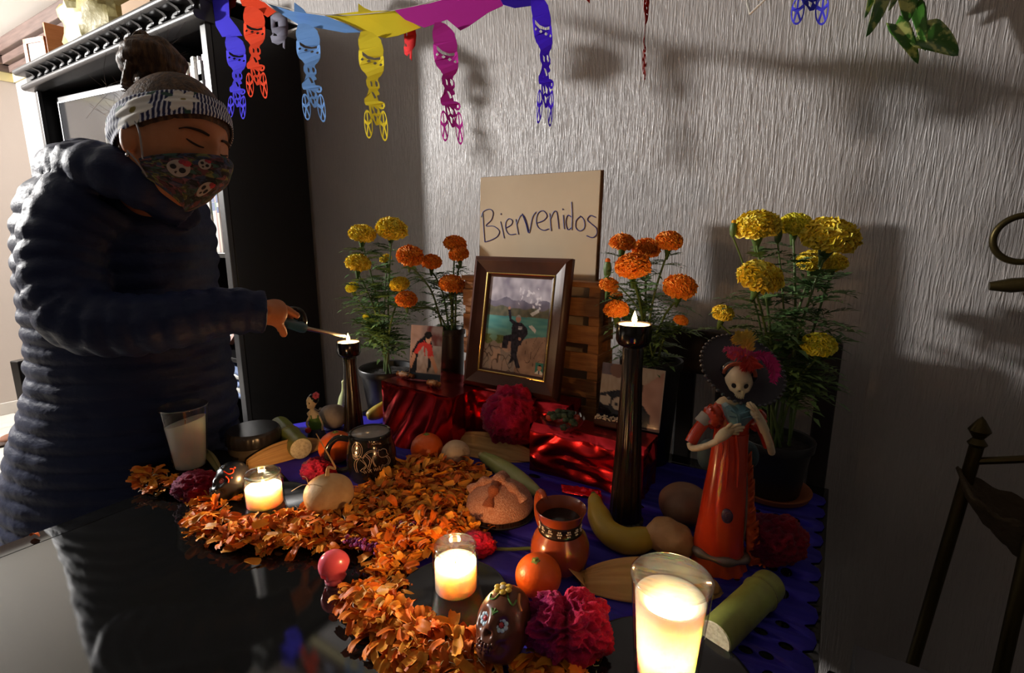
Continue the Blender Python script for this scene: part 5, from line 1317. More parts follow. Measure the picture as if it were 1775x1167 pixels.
mb.sphere(p, (.0085, .003, .0115), 20, 12, fn=None); 
for v in mb.v: pass
o = mb.build('purple_medallion', mat('plum', '#3a2440', .35), t)
mb = MB(); mb.tube([p-FWD*.003+LAT*cos(a)*.0075*s+UP*sin(a)*.0105*s for a, s in [(i*.5, 1-.016*i) for i in range(48)]], .0006, 5); mb.build('medallion_coil', mat('plum2', '#5c4a66', .4), t, kind='stuff')
# dress highlights: modelled front folds
for (a, b, c) in (((1262, 760), (1262, 800), (1258, 850)), ((1276, 755), (1280, 800), (1278, 845)), ((1250, 765), (1252, 778), (1248, 800))):
    MB().tube(spline([P_(*a, -.024), P_(*b, -.026), P_(*c, -.029)], 5), [.001, .0016, .002, .0022, .002, .0022, .002, .0018, .0016, .0012, .001], 7).build('fold', dress, t)
# chest and blue collar
column('shoulders', [(1272, 700, 33, 0), (1273, 692, 26, 0), (1275, 686, 14, 0)], bone, t, 24, .6)
blu = mat('collar_blue', '#6f9aa6', .3, coat=.3, var=(25, '#4f7884', .4, .7))
mb = MB(); heart = [(1256, 706), (1264, 702), (1279, 708), (1296, 702), (1308, 710), (1306, 724), (1292, 738), (1280, 750), (1270, 742), (1261, 724)]
ctr = P_(1281, 722, -.034); hp = [P_(x, y, -.026) for x, y in heart]; n = len(hp)
inn = [ctr.lerp(p, .55)-FWD*.004 for p in hp]; bk = [p+FWD*.012 for p in hp]
mb.add([ctr-FWD*.004]+inn+hp+bk, [(0, 1+i, 1+(i+1) % n) for i in range(n)]+[(1+i, 1+n+i, 1+n+(i+1) % n, 1+(i+1) % n) for i in range(n)]+[(1+n+i, 1+2*n+i, 1+2*n+(i+1) % n, 1+n+(i+1) % n) for i in range(n)])
mb.build('blue_collar', blu, t, sharp=30)
mb = MB()
for pts in (((1266, 712), (1278, 718), (1280, 740)), ((1300, 712), (1284, 718), (1281, 742)), ((1264, 722), (1276, 724)), ((1302, 722), (1286, 726))):
    mb.tube([P_(x, y, -.0385) for x, y in pts], .0011, 6)
mb.build('collar_fold', mat('collar_shade', '#557f8b', .35), t, kind='stuff')
# arms, hands
def limb(pts, r, name, m): return MB().tube(spline([P_(*p) for p in pts], 6), r, 10).build(name, m, t)
MB().sphere(P_(1236, 722, -.004), (.0155, .014, .017), 22, 14, fn=lambda p, d: p*(1+.1*sin(d.x*9+d.z*12))).build('puff_sleeve', dress, t)
MB().sphere(P_(1311, 728, .004), (.014, .014, .016), 22, 14, fn=lambda p, d: p*(1+.1*sin(d.x*9+d.z*12))).build('puff_sleeve', dress, t)
limb([(1224, 728, -.004), (1208, 748, -.01), (1197, 768, -.014)], [.0085]*13, 'sleeve', dress)
MB().tube([P_(1226, 720, -.004), P_(1214, 734, -.006)], [.0098, .0098], 12).build('sleeve_trim', mat('lace', '#a8a098', .6), t)
limb([(1196, 768, -.014), (1200, 777, -.02), (1222, 774, -.034), (1244, 764, -.044)], .0046, 'forearm', bone)
limb([(1242, 764, -.044), (1256, 752, -.046), (1270, 743, -.046)], [.005, .0055, .0065, .007, .0075, .008, .008, .0078, .0075, .007, .0065, .006, .005], 'hand', bone)
for i, (a, b) in enumerate((((1266, 742), (1284, 736)), ((1267, 745), (1290, 741)), ((1268, 749), (1287, 746)), ((1266, 752), (1280, 752)), ((1258, 744), (1268, 735)))):
    limb([(*a, -.047), ((a[0]+b[0])/2, (a[1]+b[1])/2-1, -.05), (*b, -.047)], [.0022]*12+[.0014], 'thumb' if i == 4 else 'finger', bone)
limb([(1316, 732, .002), (1326, 755, -.006), (1333, 775, -.01)], [.008]*12+[.0075], 'sleeve', dress)
limb([(1338, 786, -.012), (1334, 770, -.02), (1326, 748, -.03)], [.0042, .005]+[.0052]*11, 'forearm', bone)
limb([(1326, 748, -.03), (1318, 730, -.034), (1306, 712, -.036)], [.0062]*12+[.005], 'hand', bone)
for i, (a, b) in enumerate((((1311, 716), (1294, 702)), ((1308, 714), (1295, 698)), ((1313, 714), (1299, 697)), ((1316, 718), (1304, 700)), ((1318, 726), (1306, 724)))):
    limb([(*a, -.037), ((a[0]+b[0])/2, (a[1]+b[1])/2-1, -.041), (*b, -.037)], [.0021]*12+[.0013], 'thumb' if i == 4 else 'finger', bone)
shw = mat('shawl', '#3c5257', .6)
MB().sphere(P_(1225, 788, .02), (.014, .012, .024), 18, 12).build('shawl_end', shw, t); MB().sphere(P_(1296, 790, .025), (.016, .012, .022), 18, 12).build('shawl_end', shw, t)
# neck, skull, hair, hat
MB().tube([P_(1275, 694), P_(1277, 672)], [.0062, .0055], 12).build('neck', bone, t)
MB().lathe([(.0062, 0), (.0066, .0015), (.0062, .003)], 16, Matrix.Translation(P_(1276, 683))).build('choker', black, t)
fn = skull_fn(.0215, .0195, .0265); fd = (-FWD*.96-LAT*.22-UP*.05).normalized(); uu = (UP-fd*UP.dot(fd)).normalized()
SM = frame_m(P_(1279, 662, -.008), fd, uu.cross(fd), uu); MB().sphere((0, 0, 0), 1, 80, 56, SM, fn=fn).build('skull', bone, t, sharp=180); teeth(fn, SM, .05, bone, t)
dk = mat('socket_black', (.012, .008, .006), .6)
for sy in (-1, 1):
    p, n = surf(fn, SM, (.86, sy*.40, -.02), .0004); R = rot_to(fd); R.translation = p; MB().sphere((0, 0, 0), (.0052, .0056, .0016), 14, 8, R).build('eye_socket', dk, t)
p, n = surf(fn, SM, (.93, 0, -.34), .0002); R = rot_to(fd); R.translation = p; MB().sphere((0, 0, 0), (.002, .0026, .001), 10, 6, R).build('nose_hole', dk, t)
mb = MB(); mb.tube([surf(fn, SM, (.8, y, -.66), .0003)[0] for y in (-.3, -.1, .1, .3)], .0005, 5); mb.build('mouth_line', dk, t)
mb = MB()
for sg in (-1, 1): mb.sphere(SM @ Vector((-.003, sg*.0085, .0115)), (.0165, .0115, .0165), 18, 12)
mb.build('hair', mat('hair_gloss', (.012, .01, .012), .15, spec=.7), t)
hb_ = [SM @ Vector((.006+.004*cos(a), .0195*cos(a), .012+.0165*sin(a))) for a in [pi*i/14 for i in range(15)]]
MB().tube(hb_, .0028, 8).build('hair_band', mat('band_rust', '#8a3a1a', .4), t)
MB().sphere(surf(fn, SM, (.1, -.95, -.35) if (SM.to_3x3() @ Vector((0, -1, 0))).dot(LAT) < 0 else (.1, .95, -.35), .003)[0], .0058, 14, 10).build('earring', mat('red_bead', '#c4281c', .25), t)
hatc = P_(1287, 640, .012); hn = (UP*.72-FWD*.66+LAT*.08).normalized(); HR = rot_to(hn); HR.translation = hatc
hat_m = mat('hat_plum', '#231a2a', .55, var=(20, '#15111a', .3, .7))
rh = 67*mpx
MB().lathe([(rh*.36, .004), (rh*.6, .002), (rh*.9, -.003), (rh, .0), (rh*1.01, .0025), (rh*.9, .001), (rh*.6, .0065), (rh*.34, .009)], 64, HR, ripple=lambda a, z, j: 1+.02*sin(7*a) if j in (2, 3, 4) else 1).build('hat_brim', hat_m, t, sharp=60)
HC = HR @ Matrix.Rotation(0, 4, 'X'); 
MB().lathe([(rh*.36, .004), (rh*.34, .016), (rh*.24, .024), (0, .026)], 32, Matrix.Translation(hatc-FWD*0+UP*.0) @ rot_to((hn*.4+UP+FWD*.25).normalized())).build('hat_crown', hat_m, t)
mb = MB()
for i in range(44):
    a = 2*pi*i/44; mb.sphere(HR @ Vector((cos(a)*rh*1.01, sin(a)*rh*1.01, .001)), (.003, .003, .0024), 8, 6)
mb.build('hat_lace', mat('lace_grey', '#3a3a42', .3, spec=.7), t, kind='stuff')
def feather(name, pts, w_, c, nb=26):
    m = mat('feather_'+c[1:], c, .85, sheen=.3); mb = MB(); sp_ = spline([P_(*p) for p in pts], 10); n = len(sp_); rn = random.Random(len(c)+int(pts[0][0]))
    mb.tube(sp_, .0006, 5)
    for i in range(n):
        f = i/(n-1); wd = w_*sin(pi*min(1, .12+f*.86))**.6; tg = (sp_[min(i+1, n-1)]-sp_[max(i-1, 0)]).normalized(); sd = tg.cross(FWD).normalized()
        for sg in (-1, 1):
            for q in range(2):
                e = sp_[i]+sd*sg*wd*rn.uniform(.8, 1.1)+tg*wd*rn.uniform(.3, .8)+FWD*rn.uniform(-.006, .006); m_ = sp_[i].lerp(e, .5)+UP*.001
                mb.add([sp_[i]-tg*.0009, sp_[i]+tg*.0009, m_+tg*.0012, e, m_-tg*.0012], [(0, 1, 2, 4), (4, 2, 3)])
    return mb.build(name, m, t, sharp=180, weld=False)
feather('feather', [(1300, 612, -.01), (1288, 592, -.012), (1274, 582, -.014)], .013, '#c9b04a'); feather('feather', [(1302, 610, -.005), (1300, 590, -.006), (1290, 577, -.004)], .011, '#cfb757')
feather('feather', [(1310, 620, -.02), (1285, 612, -.024), (1255, 606, -.02)], .0085, '#c2467a'); feather('feather', [(1300, 622, -.022), (1280, 618, -.025), (1262, 614, -.02)], .008, '#c93a4a')
feather('feather', [(1300, 618, -.024), (1304, 630, -.03), (1308, 640, -.03)], .012, '#c02a1e'); feather('feather', [(1296, 618, -.024), (1294, 632, -.03), (1296, 642, -.03)], .01, '#b3271c')
feather('feather', [(1305, 618, -.016), (1325, 618, -.018), (1340, 634, -.02), (1345, 660, -.022)], .0095, '#b81c6e'); feather('feather', [(1315, 616, -.012), (1330, 622, -.014), (1343, 645, -.02), (1340, 664, -.024)], .009, '#cc2a80')

# ------------------------------------------------------------------ small figurine by the bookcase
fb = tab(548, 758); F0 = fdist(fb); mq = mpp(fb)
t = thing('small_figurine', 'small painted skeleton figurine in green bodice with a pink hair flower', 'figurine', (fb.x, fb.y, S0))
grn = mat('bodice_green', '#4c7a2c', .45)
column('skirt', [(550, 762, 17, 0), (549, 752, 15, 0), (548, 742, 11, 0)], mat('skirt_dark', '#2a2f4a', .5), t, 24, .9)
column('bodice', [(548, 744, 11, 0), (548, 734, 13, 0), (546, 726, 10, 0), (545, 722, 8, 0)], grn, t, 20, .8)
column('chest', [(545, 724, 9, 0), (542, 716, 10, 0), (541, 711, 4, 0), (541, 706, 3.4, 0)], bone, t, 20, .8)
fn = skull_fn(.0135, .0115, .0165); fd = (-FWD*.82-LAT*.56).normalized(); SM = frame_m(P_(540, 697, -.004), fd, UP.cross(fd), UP); MB().sphere((0, 0, 0), 1, 64, 44, SM, fn=fn).build('skull', bone, t, sharp=180)
for sy in (-1, 1):
    p, n = surf(fn, SM, (.86, sy*.40, -.02), .0003); R = rot_to(fd); R.translation = p; MB().sphere((0, 0, 0), (.003, .003, .001), 10, 6, R).build('eye_socket', dk, t)
MB().sphere(SM @ Vector((-.005, 0, .006)), (.0135, .0135, .0145), 18, 12).build('hair', mat('hair_gloss'), t)
mb = MB(); disc_flower(mb, P_(548, 686, -.006), (UP*.5-FWD).normalized(), .0085, 6, .0035, lin('#c9546a'), lin('#b5405a'), .5); mb.build('hair_flower', icing, t, label='pink hair flower')
limb([(553, 722, 0), (558, 734, -.004), (559, 746, -.006)], .0028, 'arm', bone); limb([(537, 722, 0), (532, 734, -.008), (536, 742, -.014)], .0028, 'arm', bone)
for k, (a, b) in enumerate((((539, 720), (541, 734)), ((551, 720), (550, 732)))): MB().tube([P_(*a, -.011), P_(*b, -.012)], .0014, 6).build('strap', grn, t)
MB().sphere(P_(534, 746, -.016), .0075, 14, 10, fn=lambda p, d: p*(1+.15*noise.noise(d*4))).build('red_heart', mat('red_bead'), t)

# ================================================================== cut-paper banners
FY = .86
fig_out = [(1010,188),(1050,190),(1085,205),(1120,235),(1145,262),(1148,280),(1158,300),(1166,330),(1160,360),(1166,372),(1166,420),(1160,450),(1140,472),(1118,485),(1112,500),(1122,520),(1122,545),(1108,558),(1118,575),(1118,585),(1100,590),(1108,622),(1130,628),(1150,640),(1155,660),(1140,676),(1120,676),(1105,662),(1112,690),(1118,700),(1108,712),(1108,745),(1098,770),(1080,772),(1070,745),(1052,715),(1048,680),(1046,645),(1025,640),(1016,622),(1018,600),(1040,580),(1055,545),(1042,520),(1040,490),(1050,470),(1035,445),(1010,420),(995,390),(988,350),(990,300),(998,290),(988,260),(988,230),(1000,210)]
fig_holes = [[(1020,312),(1060,345),(1100,362),(1138,362),(1138,378),(1100,375),(1055,362),(1022,335)]]+[[(x-14,y),(x,y-9),(x+14,y+2),(x,y+10)] for x, y in ((1020,358),(1063,376),(1101,393),(1140,409))]+[[(1066,495),(1078,508),(1077,532),(1068,528)],[(1096,498),(1110,508),(1113,530),(1102,538),(1094,518)],[(1068,562),(1082,568),(1097,602),(1084,606)],[(1128,645),(1140,650),(1136,664),(1124,660)],[(1058,650),(1075,690),(1062,700)],[(1074,650),(1098,676),(1092,700),(1080,690)],[(1072,705),(1088,720),(1084,750),(1076,740)],[(1092,715),(1102,712),(1100,735)]]
def wheel_loops(cx, cy, rx, ry):
    n = 30; E = lambda k, a0=0, nn_=n: [(cx+rx*k*cos(2*pi*i/nn_), cy+ry*k*sin(2*pi*i/nn_)) for i in range(nn_)]
    lo = [E(1)]
    for s in range(5):
        a0 = -pi/2+2*pi*s/5+.16; a1 = a0+2*pi/5-.32
        if s in (1, 2, 3): pass
        lo.append([(cx+rx*.82*cos(a0+(a1-a0)*i/6), cy+ry*.86*sin(a0+(a1-a0)*i/6)) for i in range(7)]+[(cx+rx*.22*cos((a0+a1)/2), cy+ry*.2*sin((a0+a1)/2))])
    return lo
RID = filled([fig_out]+fig_holes); WH = [filled(wheel_loops(1029, 760, 31, 91)), filled(wheel_loops(1133, 780, 31, 96))]
def paper(c): return mat('tissue_'+c[1:], c, .85, spec=.08)
def flag(label, px, y0, y1, wpx, col, dy=0, seed=0, band=None, twist=0, top=0.0):
    Y = FY+dy; a = on_y(px, y0, Y); b = on_y(px, y1, Y); H = a.z-b.z; Wd = wpx*mpp(a)/.84
    ang = radians(twist); xd = Vector((cos(ang), sin(ang), 0))
    t = thing('paper_flag', label, 'paper banner', a, 'cut-paper banners'); m = paper(col)
    def mp(v): 
        u = (v.x-1077)/185; k = (v.y-188)/690
        return a+xd*(u*Wd)-UP*(k*H)+Vector((-xd.y, xd.x, 0))*(.008*sin(3*k+seed)+.004*sin(u*5))+xd*(.006*sin(2.2*k+seed*2))
    for nm, (vs, fs) in (('rider', RID), ('wheel', WH[0]), ('wheel', WH[1])):
        mb = MB(); mb.add([mp(v) for v in vs], fs); mb.build(nm, m, t, solid=.0004, sharp=0)
    if band:
        for bnd in (band if isinstance(band[0][0], tuple) else [band]):
            ys = [q[1] for q in bnd]; lo, hi = min(ys), max(ys)
            mb = MB(); mb.add([on_y(x, y, Y+.003+.06*(hi-y)/max(1, hi-lo)) for x, y in bnd], [tuple(range(len(bnd)))]); mb.build('band', m, t, solid=.0004, sharp=0)
    return t
flag('indigo cut-paper flag of a skeleton cyclist beside the bookcase edge', 400, 58, 212, 48, '#4036d8', .12, 1, [(364, -30), (395, -25), (398, 30), (412, 48), (420, 62), (385, 64), (374, 45)])
flag('orange-red cut-paper flag of a skeleton cyclist overlapping the indigo flag', 437, 6, 178, 52, '#f2451a', .02, 2, [(408, -20), (440, -12), (470, 14), (479, 20), (464, 30), (440, 14), (420, 10)])
flag('pale blue cut-paper flag of a skeleton cyclist between the grey and yellow papers', 533, 38, 217, 52, '#6f9fe0', 0, 3, [[(463, 6), (508, 20), (565, 28), (600, 42), (626, 56), (598, 57), (560, 50), (520, 44), (490, 26)], [(510, 4), (526, 16), (532, 24), (510, 20)]])
flag('yellow cut-paper flag of a skeleton cyclist in the middle of the string', 643, 54, 247, 50, '#f2da2e', 0, 4, [[(563, 27), (622, 20), (684, 18), (702, 32), (730, 48), (690, 62), (668, 66), (642, 60), (622, 50), (600, 40)], [(621, 6), (632, 14), (646, 20), (621, 22)]])
flag('magenta cut-paper flag of a skeleton cyclist over the pale lit wall', 777, 38, 252, 44, '#c02a9a', 0, 5, [[(684, 18), (745, 6), (800, -10), (870, -16), (872, 10), (846, 22), (812, 46), (798, 53), (775, 34), (736, 48), (702, 34)]])
flag('violet cut-paper flag of a skeleton cyclist over the brightest wall', 938, -14, 222, 35, '#3a14b8', -.02, 6, [(862, -12), (872, 8), (892, 14), (922, 10), (925, -14)], twist=-18)
flag('dark red cut-paper flag turned almost edge-on', 1124, -42, 138, 16, '#b32a22', -.04, 7, twist=60)
flag('blue cut-paper flag showing only its wheels beneath the frame edge', 1436, -150, 46, 54, '#4a48dc', -.3, 8, twist=-14)
skull_o = [(0, .1), (.2, 0), (.6, .0), (.9, .15), (1, .4), (.95, .65), (.78, .75), (.76, 1), (.6, .93), (.58, .8), (.3, .85), (.05, .78), (0, .62), (.12, .52), (.02, .4)]
SK2 = filled([skull_o, [(.16, .24), (.28, .22), (.32, .36), (.2, .38)], [(.0+.05, .5), (.22, .56), (.28, .62), (.1, .6)]])
def skull_paper(label, x0, y0, x1, y1, col, Y, seed):
    t = thing('paper_skull', label, 'paper banner', on_y((x0+x1)/2, y0, Y), 'cut-paper skulls'); mb = MB()
    mb.add([on_y(lerp(x0, x1, v.x), lerp(y0, y1, v.y), Y)+Vector((0, .012*sin(v.x*3+seed), 0)) for v in SK2[0]], SK2[1]); mb.build('skull_cutout', paper(col), t, solid=.0004, sharp=180)
    a = on_y(lerp(x0, x1, .5), y0, Y); mb = MB(); mb.tube([a+UP*-.002, a+UP*.05], .0006, 5); mb.build('thread', mat('thread', '#b8b2a8', .7), t)
skull_paper('dull grey paper skull hanging between the orange and pale blue flags', 463, 20, 505, 86, '#6a6a78', FY+.1, 1)
skull_paper('scarlet paper skull hanging between the yellow and magenta flags', 694, 34, 728, 108, '#cf2f32', FY+.06, 2)
skull_paper('dark maroon paper skull behind the indigo flag', 380, -20, 412, 30, '#7a2018', FY+.2, 3)
skull_paper('tip of a red paper skull at the top frame edge', 1004, -60, 1028, 6, '#b33430', FY-.02, 4)
cpts = [(-1.84, 1.0, 2.02)]+[tuple(on_y(x, y, FY+.05)) for x, y in ((420, -16), (463, 5), (565, 26), (684, 18), (790, -8), (870, -14), (938, -16), (1124, -44))]+[tuple(on_y(1290, -90, FY-.12)), tuple(on_y(1436, -152, FY-.3)), (.5, .6, 2.45)]
mb = MB(); mb.tube(spline(cpts, 6), .0011, 6); o = mb.build('banner_cord', mat('thread'), None); tag(o, 'thin cord carrying the row of cut-paper flags', 'cord')

# ================================================================== hanging pothos
hpz = 2.1; hc = at_d(1610, -330, 1.0); hc.z = hpz
pv = thing('hanging_pothos', 'variegated green pothos trailing its leaves down from above the frame', 'plant', hc)
def pothos_m():
    m = mat('pothos_leaf', '#3f7426', .3, spec=.5, var=(42, '#c6cf78', .50, .60)); return m
MB().lathe([(.05, 0), (.075, .02), (.085, .12), (.075, .12), (.07, .03), (0, .02)], 32, Matrix.Translation(hc)).build('pot', mat('terracotta'), pv)
MB().tube([hc+UP*.12, Vector((hc.x, hc.y, CEIL))], .0015, 6).build('hanger', mat('thread'), pv)
def heart(p, d, n, L, W, fold=.25):
    p = Vector(p); d = Vector(d).normalized(); n = Vector(n); n = (n-d*n.dot(d)).normalized(); s = d.cross(n)
    def fn(u, v):
        y = v; w_ = W*.5*(sin(pi*min(1, v*.72+.28*(1-(1-v)**3)*0+.1*v))**.75)*(1 if v > .12 else (.55+3.75*v)) if v < .999 else 0
        w_ = W*.5*max(0, (1-v)**.62*(1.18-.0*v)*min(1, .62+2.2*v)) 
        x = (u-.5)*2*w_; back = -.12*L*abs(u-.5)*2*(1-v)**3
        return p+d*(L*v+back)+s*x+n*(abs(x)*fold-.18*L*v*v)
    mb = MB(); mb.grid(fn, 8, 14); return mb.build('leaf', pothos_m(), pv, solid=.0005, sharp=180)
D0 = .95
A_ = lambda x, y, d=0: at_d(x, y, D0+d)
vine = [hc+UP*.11, hc+UP*.12-FWD*.09, A_(1600, -120), A_(1590, -20), A_(1588, 30), A_(1595, 78)]
MB().tube(spline(vine, 8), .0022, 7).build('vine', mat('vine_green', '#5f7a34', .5), pv)
MB().tube(spline([hc+UP*.11, hc+UP*.12-LAT*.08-FWD*.05, A_(1535, -120), A_(1522, -30)], 8), .002, 7).build('vine', mat('vine_green'), pv)
MB().tube(spline([hc+UP*.11, hc+UP*.12+LAT*.09, A_(1760, -60), A_(1785, 60)], 8), .002, 7).build('vine', mat('vine_green'), pv)
V = lambda a, b, da=0, db=0: (A_(*a, da), A_(*b, db)-A_(*a, da), (A_(*b, db)-A_(*a, da)).length)
for a, b, n, w_, dd in (((1530, -24), (1519, 54), -FWD+LAT*.35, .042, -.02), ((1572, -40), (1578, 30), -FWD-LAT*.3, .046, -.02), ((1552, 42), (1598, 102), -FWD+UP*.2-LAT*.25, .034, -.02), ((1588, 8), (1606, 80), -FWD-LAT*.6, .024, -.02), ((1594, 62), (1668, 86), -FWD+UP*.35, .074, -.03), ((1556, -30), (1548, 18), -FWD+LAT*.5, .034, .02), ((1512, -30), (1508, 30), -FWD+LAT*.5, .03, .02), ((1812, 56), (1744, 120), -FWD+LAT*.1, .05, 0)):
    p, d, L = V(a, b, 0, dd); heart(p, d, n, L, w_)

# ================================================================== dark corner by the wall
brass = mat('aged_brass', '#4a3f22', .4, metal=.8)
sy_ = WALL_Y-.16
st = thing('brass_stand', 'aged brass stand with a sagging woven basket in the dim corner', 'stand', (on_y(1690, 900, sy_).x, sy_, 0))
c0 = on_y(1688, 800, sy_)
for dx, dy_, h in ((0, 0, c0.z+.03), (.42, 0, c0.z+.03), (.06, -.12, c0.z-.02), (.42, -.12, c0.z-.02)):
    mb = MB(); mb.tube([(c0.x+dx-.06*(dx == 0), sy_+dy_, 0), (c0.x+dx, sy_+dy_, h)], .011, 10); mb.build('post', brass, st)
    mb = MB(); mb.lathe([(.008, 0), (.015, .01), (.008, .02), (.017, .035), (.006, .055), (0, .062)], 14, Matrix.Translation((c0.x+dx, sy_+dy_, h-.005))); mb.build('finial', brass, st)
MB().tube(spline([(c0.x, sy_, c0.z), (c0.x+.12, sy_-.02, c0.z+.05), (c0.x+.24, sy_-.02, c0.z+.12), (c0.x+.42, sy_, c0.z+.02)], 8), .007, 8).build('curved_rail', brass, st)
mb = MB(); mb.grid(lambda u, v: Vector((c0.x-.02+.44*u, sy_-.13+.14*v, c0.z-.02-.16*sin(pi*u)**.7*sin(pi*(.1+.8*v))+.006*sin(u*60)*cos(v*40))), 50, 24)
mb.build('woven_sling', mat('wicker', '#3f3018', .8, bump=(90, .8, .006)), st, solid=.006)
sc_ = on_y(1775, 414, WALL_Y-.03)
wb = thing('wall_bracket', 'aged brass ring bracket fixed on the plaster wall', 'bracket', (sc_.x, WALL_Y, sc_.z))
rr_ = 40*mpp(sc_)
MB().tube([sc_+Vector((cos(a)*rr_, 0, sin(a)*rr_)) for a in [2*pi*i/40 for i in range(41)]], .006, 10).build('ring', brass, wb)
q = on_y(1752, 495, WALL_Y-.03); MB().tube([q-Vector((.03, 0, .003)), q, q+Vector((.08, -.0, .012))], [.008, .014, .012], 10).build('arm', brass, wb)
MB().lathe([(.006, 0), (.03, .004), (.034, .02), (.02, .03), (.006, .05)], 20, Matrix.Translation(q+Vector((.05, 0, .01)))).build('cup', brass, wb)
MB().box((q.x+.03, WALL_Y-.035, q.z-.05), (q.x+.06, WALL_Y-.0005, q.z+.09)).build('wall_plate', brass, wb, bevel=.004)
# grey carton and white strap on a stool by the table
gx = thing('side_stool', 'dark wooden stool standing beside the table end', 'stool', (.2, .87, 0))
MB().box((.06, .76, .44), (.32, .98, .47)).build('seat', wood_k, gx, bevel=.005)
for x in (.08, .30):
    for y in (.78, .96): MB().box((x-.015, y-.015, 0), (x+.015, y+.015, .44)).build('leg', wood_k, gx)
gb = thing('grey_carton', 'plain grey carton standing on the stool beside the table end', 'box', (.2, .92, .47))
MB().box((.09, .78, .4705), (.28, .95, .56)).build('carton', mat('grey_card', '#77757a', .8), gb, bevel=.003)
MB().box((.09, .855, .5595), (.28, .87, .561)).build('tape', mat('tape'), gb)
# ================================================================== the woman lighting the candle
PF = 1.135
pe = on_f(215, 860, PF); pe.z = 0
pn = thing('person', 'woman in navy quilted jacket, striped headband and printed mask lighting the shorter candlestick', 'person', pe)
skin = mat('skin', '#b8794f', .45, spec=.35, sss=.15, sssr=(.012, .005, .003), sscale=1, var=(30, '#a96a44', .3, .7))
navy = mat('navy_quilt', '#1b2546', .56, spec=.22, bump=(34, .5, .006, (1, 1, 1.6)), bump2=(90, .2, .002))
def ringmesh(mb, rows, n=48, quilt=0, amp=.0, sx=None):
    """rows: (centre, half lateral, half depth, distance along)"""
    vs = []; fs = []
    for (c, rx, ry, s) in rows:
        for i in range(n):
            a = 2*pi*i/n; b = 0
            if quilt:
                ph = (s/quilt + .10*noise.noise(Vector((cos(a)*1.3, sin(a)*1.3, s*6)))) % 1.0
                b = amp*(sqrt(max(0, sin(pi*ph)))-.6) + .0035*noise.noise(Vector((cos(a)*5, sin(a)*5, s*25)))
            vs.append(c+LAT*cos(a)*(rx+b)+FWD*sin(a)*(ry+b))
    m = len(rows)
    for j in range(m-1):
        for i in range(n): k = (i+1) % n; fs.append((j*n+i, j*n+k, (j+1)*n+k, (j+1)*n+i))
    fs += [tuple(range(n-1, -1, -1)), tuple((m-1)*n+i for i in range(n))]
    mb.add(vs, fs)
def qtube(mb, pts, rads, n=36, quilt=.036, amp=.0092, per=10):
    sp_ = spline(pts, per); m = len(sp_); s = 0; vs = []; fs = []; u = Vector((0, 0, 1)); L = [0]
    for j in range(1, m): L.append(L[-1]+(sp_[j]-sp_[j-1]).length)
    for j in range(m):
        t = (sp_[min(j+1, m-1)]-sp_[max(j-1, 0)]).normalized(); u = (u-t*u.dot(t)).normalized(); b = t.cross(u)
        f = j/(m-1)*(len(rads)-1); i0 = min(int(f), len(rads)-2); r0 = lerp(rads[i0], rads[i0+1], f-i0)
        for i in range(n):
            a = 2*pi*i/n; r = r0
            if quilt:
                ph = (L[j]/quilt+.14*noise.noise(Vector((cos(a)*1.5, sin(a)*1.5, L[j]*8)))) % 1.0
                r += amp*(sqrt(max(0, sin(pi*ph)))-.6)+.004*noise.noise(Vector((cos(a)*4, sin(a)*4, L[j]*22)))
            vs.append(sp_[j]+u*cos(a)*r+b*sin(a)*r)
    for j in range(m-1):
        for i in range(n): k = (i+1) % n; fs.append((j*n+i, j*n+k, (j+1)*n+k, (j+1)*n+i))
    fs += [tuple(range(n-1, -1, -1)), tuple((m-1)*n+i for i in range(n))]
    mb.add(vs, fs); return sp_
tors = [(282, 210, 52, .07), (305, 205, 92, .13), (340, 205, 128, .16), (400, 210, 146, .165), (460, 212, 148, .165), (520, 216, 146, .16), (580, 228, 153, .155), (640, 234, 156, .155), (700, 232, 169, .16), (760, 222, 179, .165), (820, 215, 184, .165), (872, 213, 187, .165), (925, 213, 188, .165)]
def torso_rows(step, shrink=0, y1=None):
    rows = []; ctl = []
    for y, x, hw, dp in tors:
        c = on_f(x, y, PF); ctl.append((c, hw*mpp(c)-shrink, dp-shrink))
    zt_ = ctl[0][0].z; zb = ctl[-1][0].z; n = int((zt_-zb)/step)
    for i in range(n+1):
        z = zt_-(zt_-zb)*i/n
        for a, b in zip(ctl, ctl[1:]):
            if b[0].z <= z+1e-6:
                t = (a[0].z-z)/(a[0].z-b[0].z); rows.append((a[0].lerp(b[0], t), lerp(a[1], b[1], t), lerp(a[2], b[2], t), zt_-z)); break
    return rows
arm = [on_f(165, 352, 1.02), on_f(122, 410, .985), on_f(112, 480, .955), on_f(135, 545, .935), on_f(205, 564, .93), on_f(300, 556, .95), on_f(395, 540, .995), on_f(459, 541, 1.03)]
arm_r = [.085, .072, .064, .062, .058, .051, .045, .040]
arm2 = [on_f(250, 350, 1.25), on_f(262, 450, 1.29), on_f(290, 560, 1.30), on_f(325, 650, 1.26), on_f(340, 700, 1.22)]
jm_ = MB(); ringmesh(jm_, torso_rows(.004), 64, .037, .0105)
qtube(jm_, arm, arm_r); qtube(jm_, arm2, [.075, .068, .062, .055, .05])
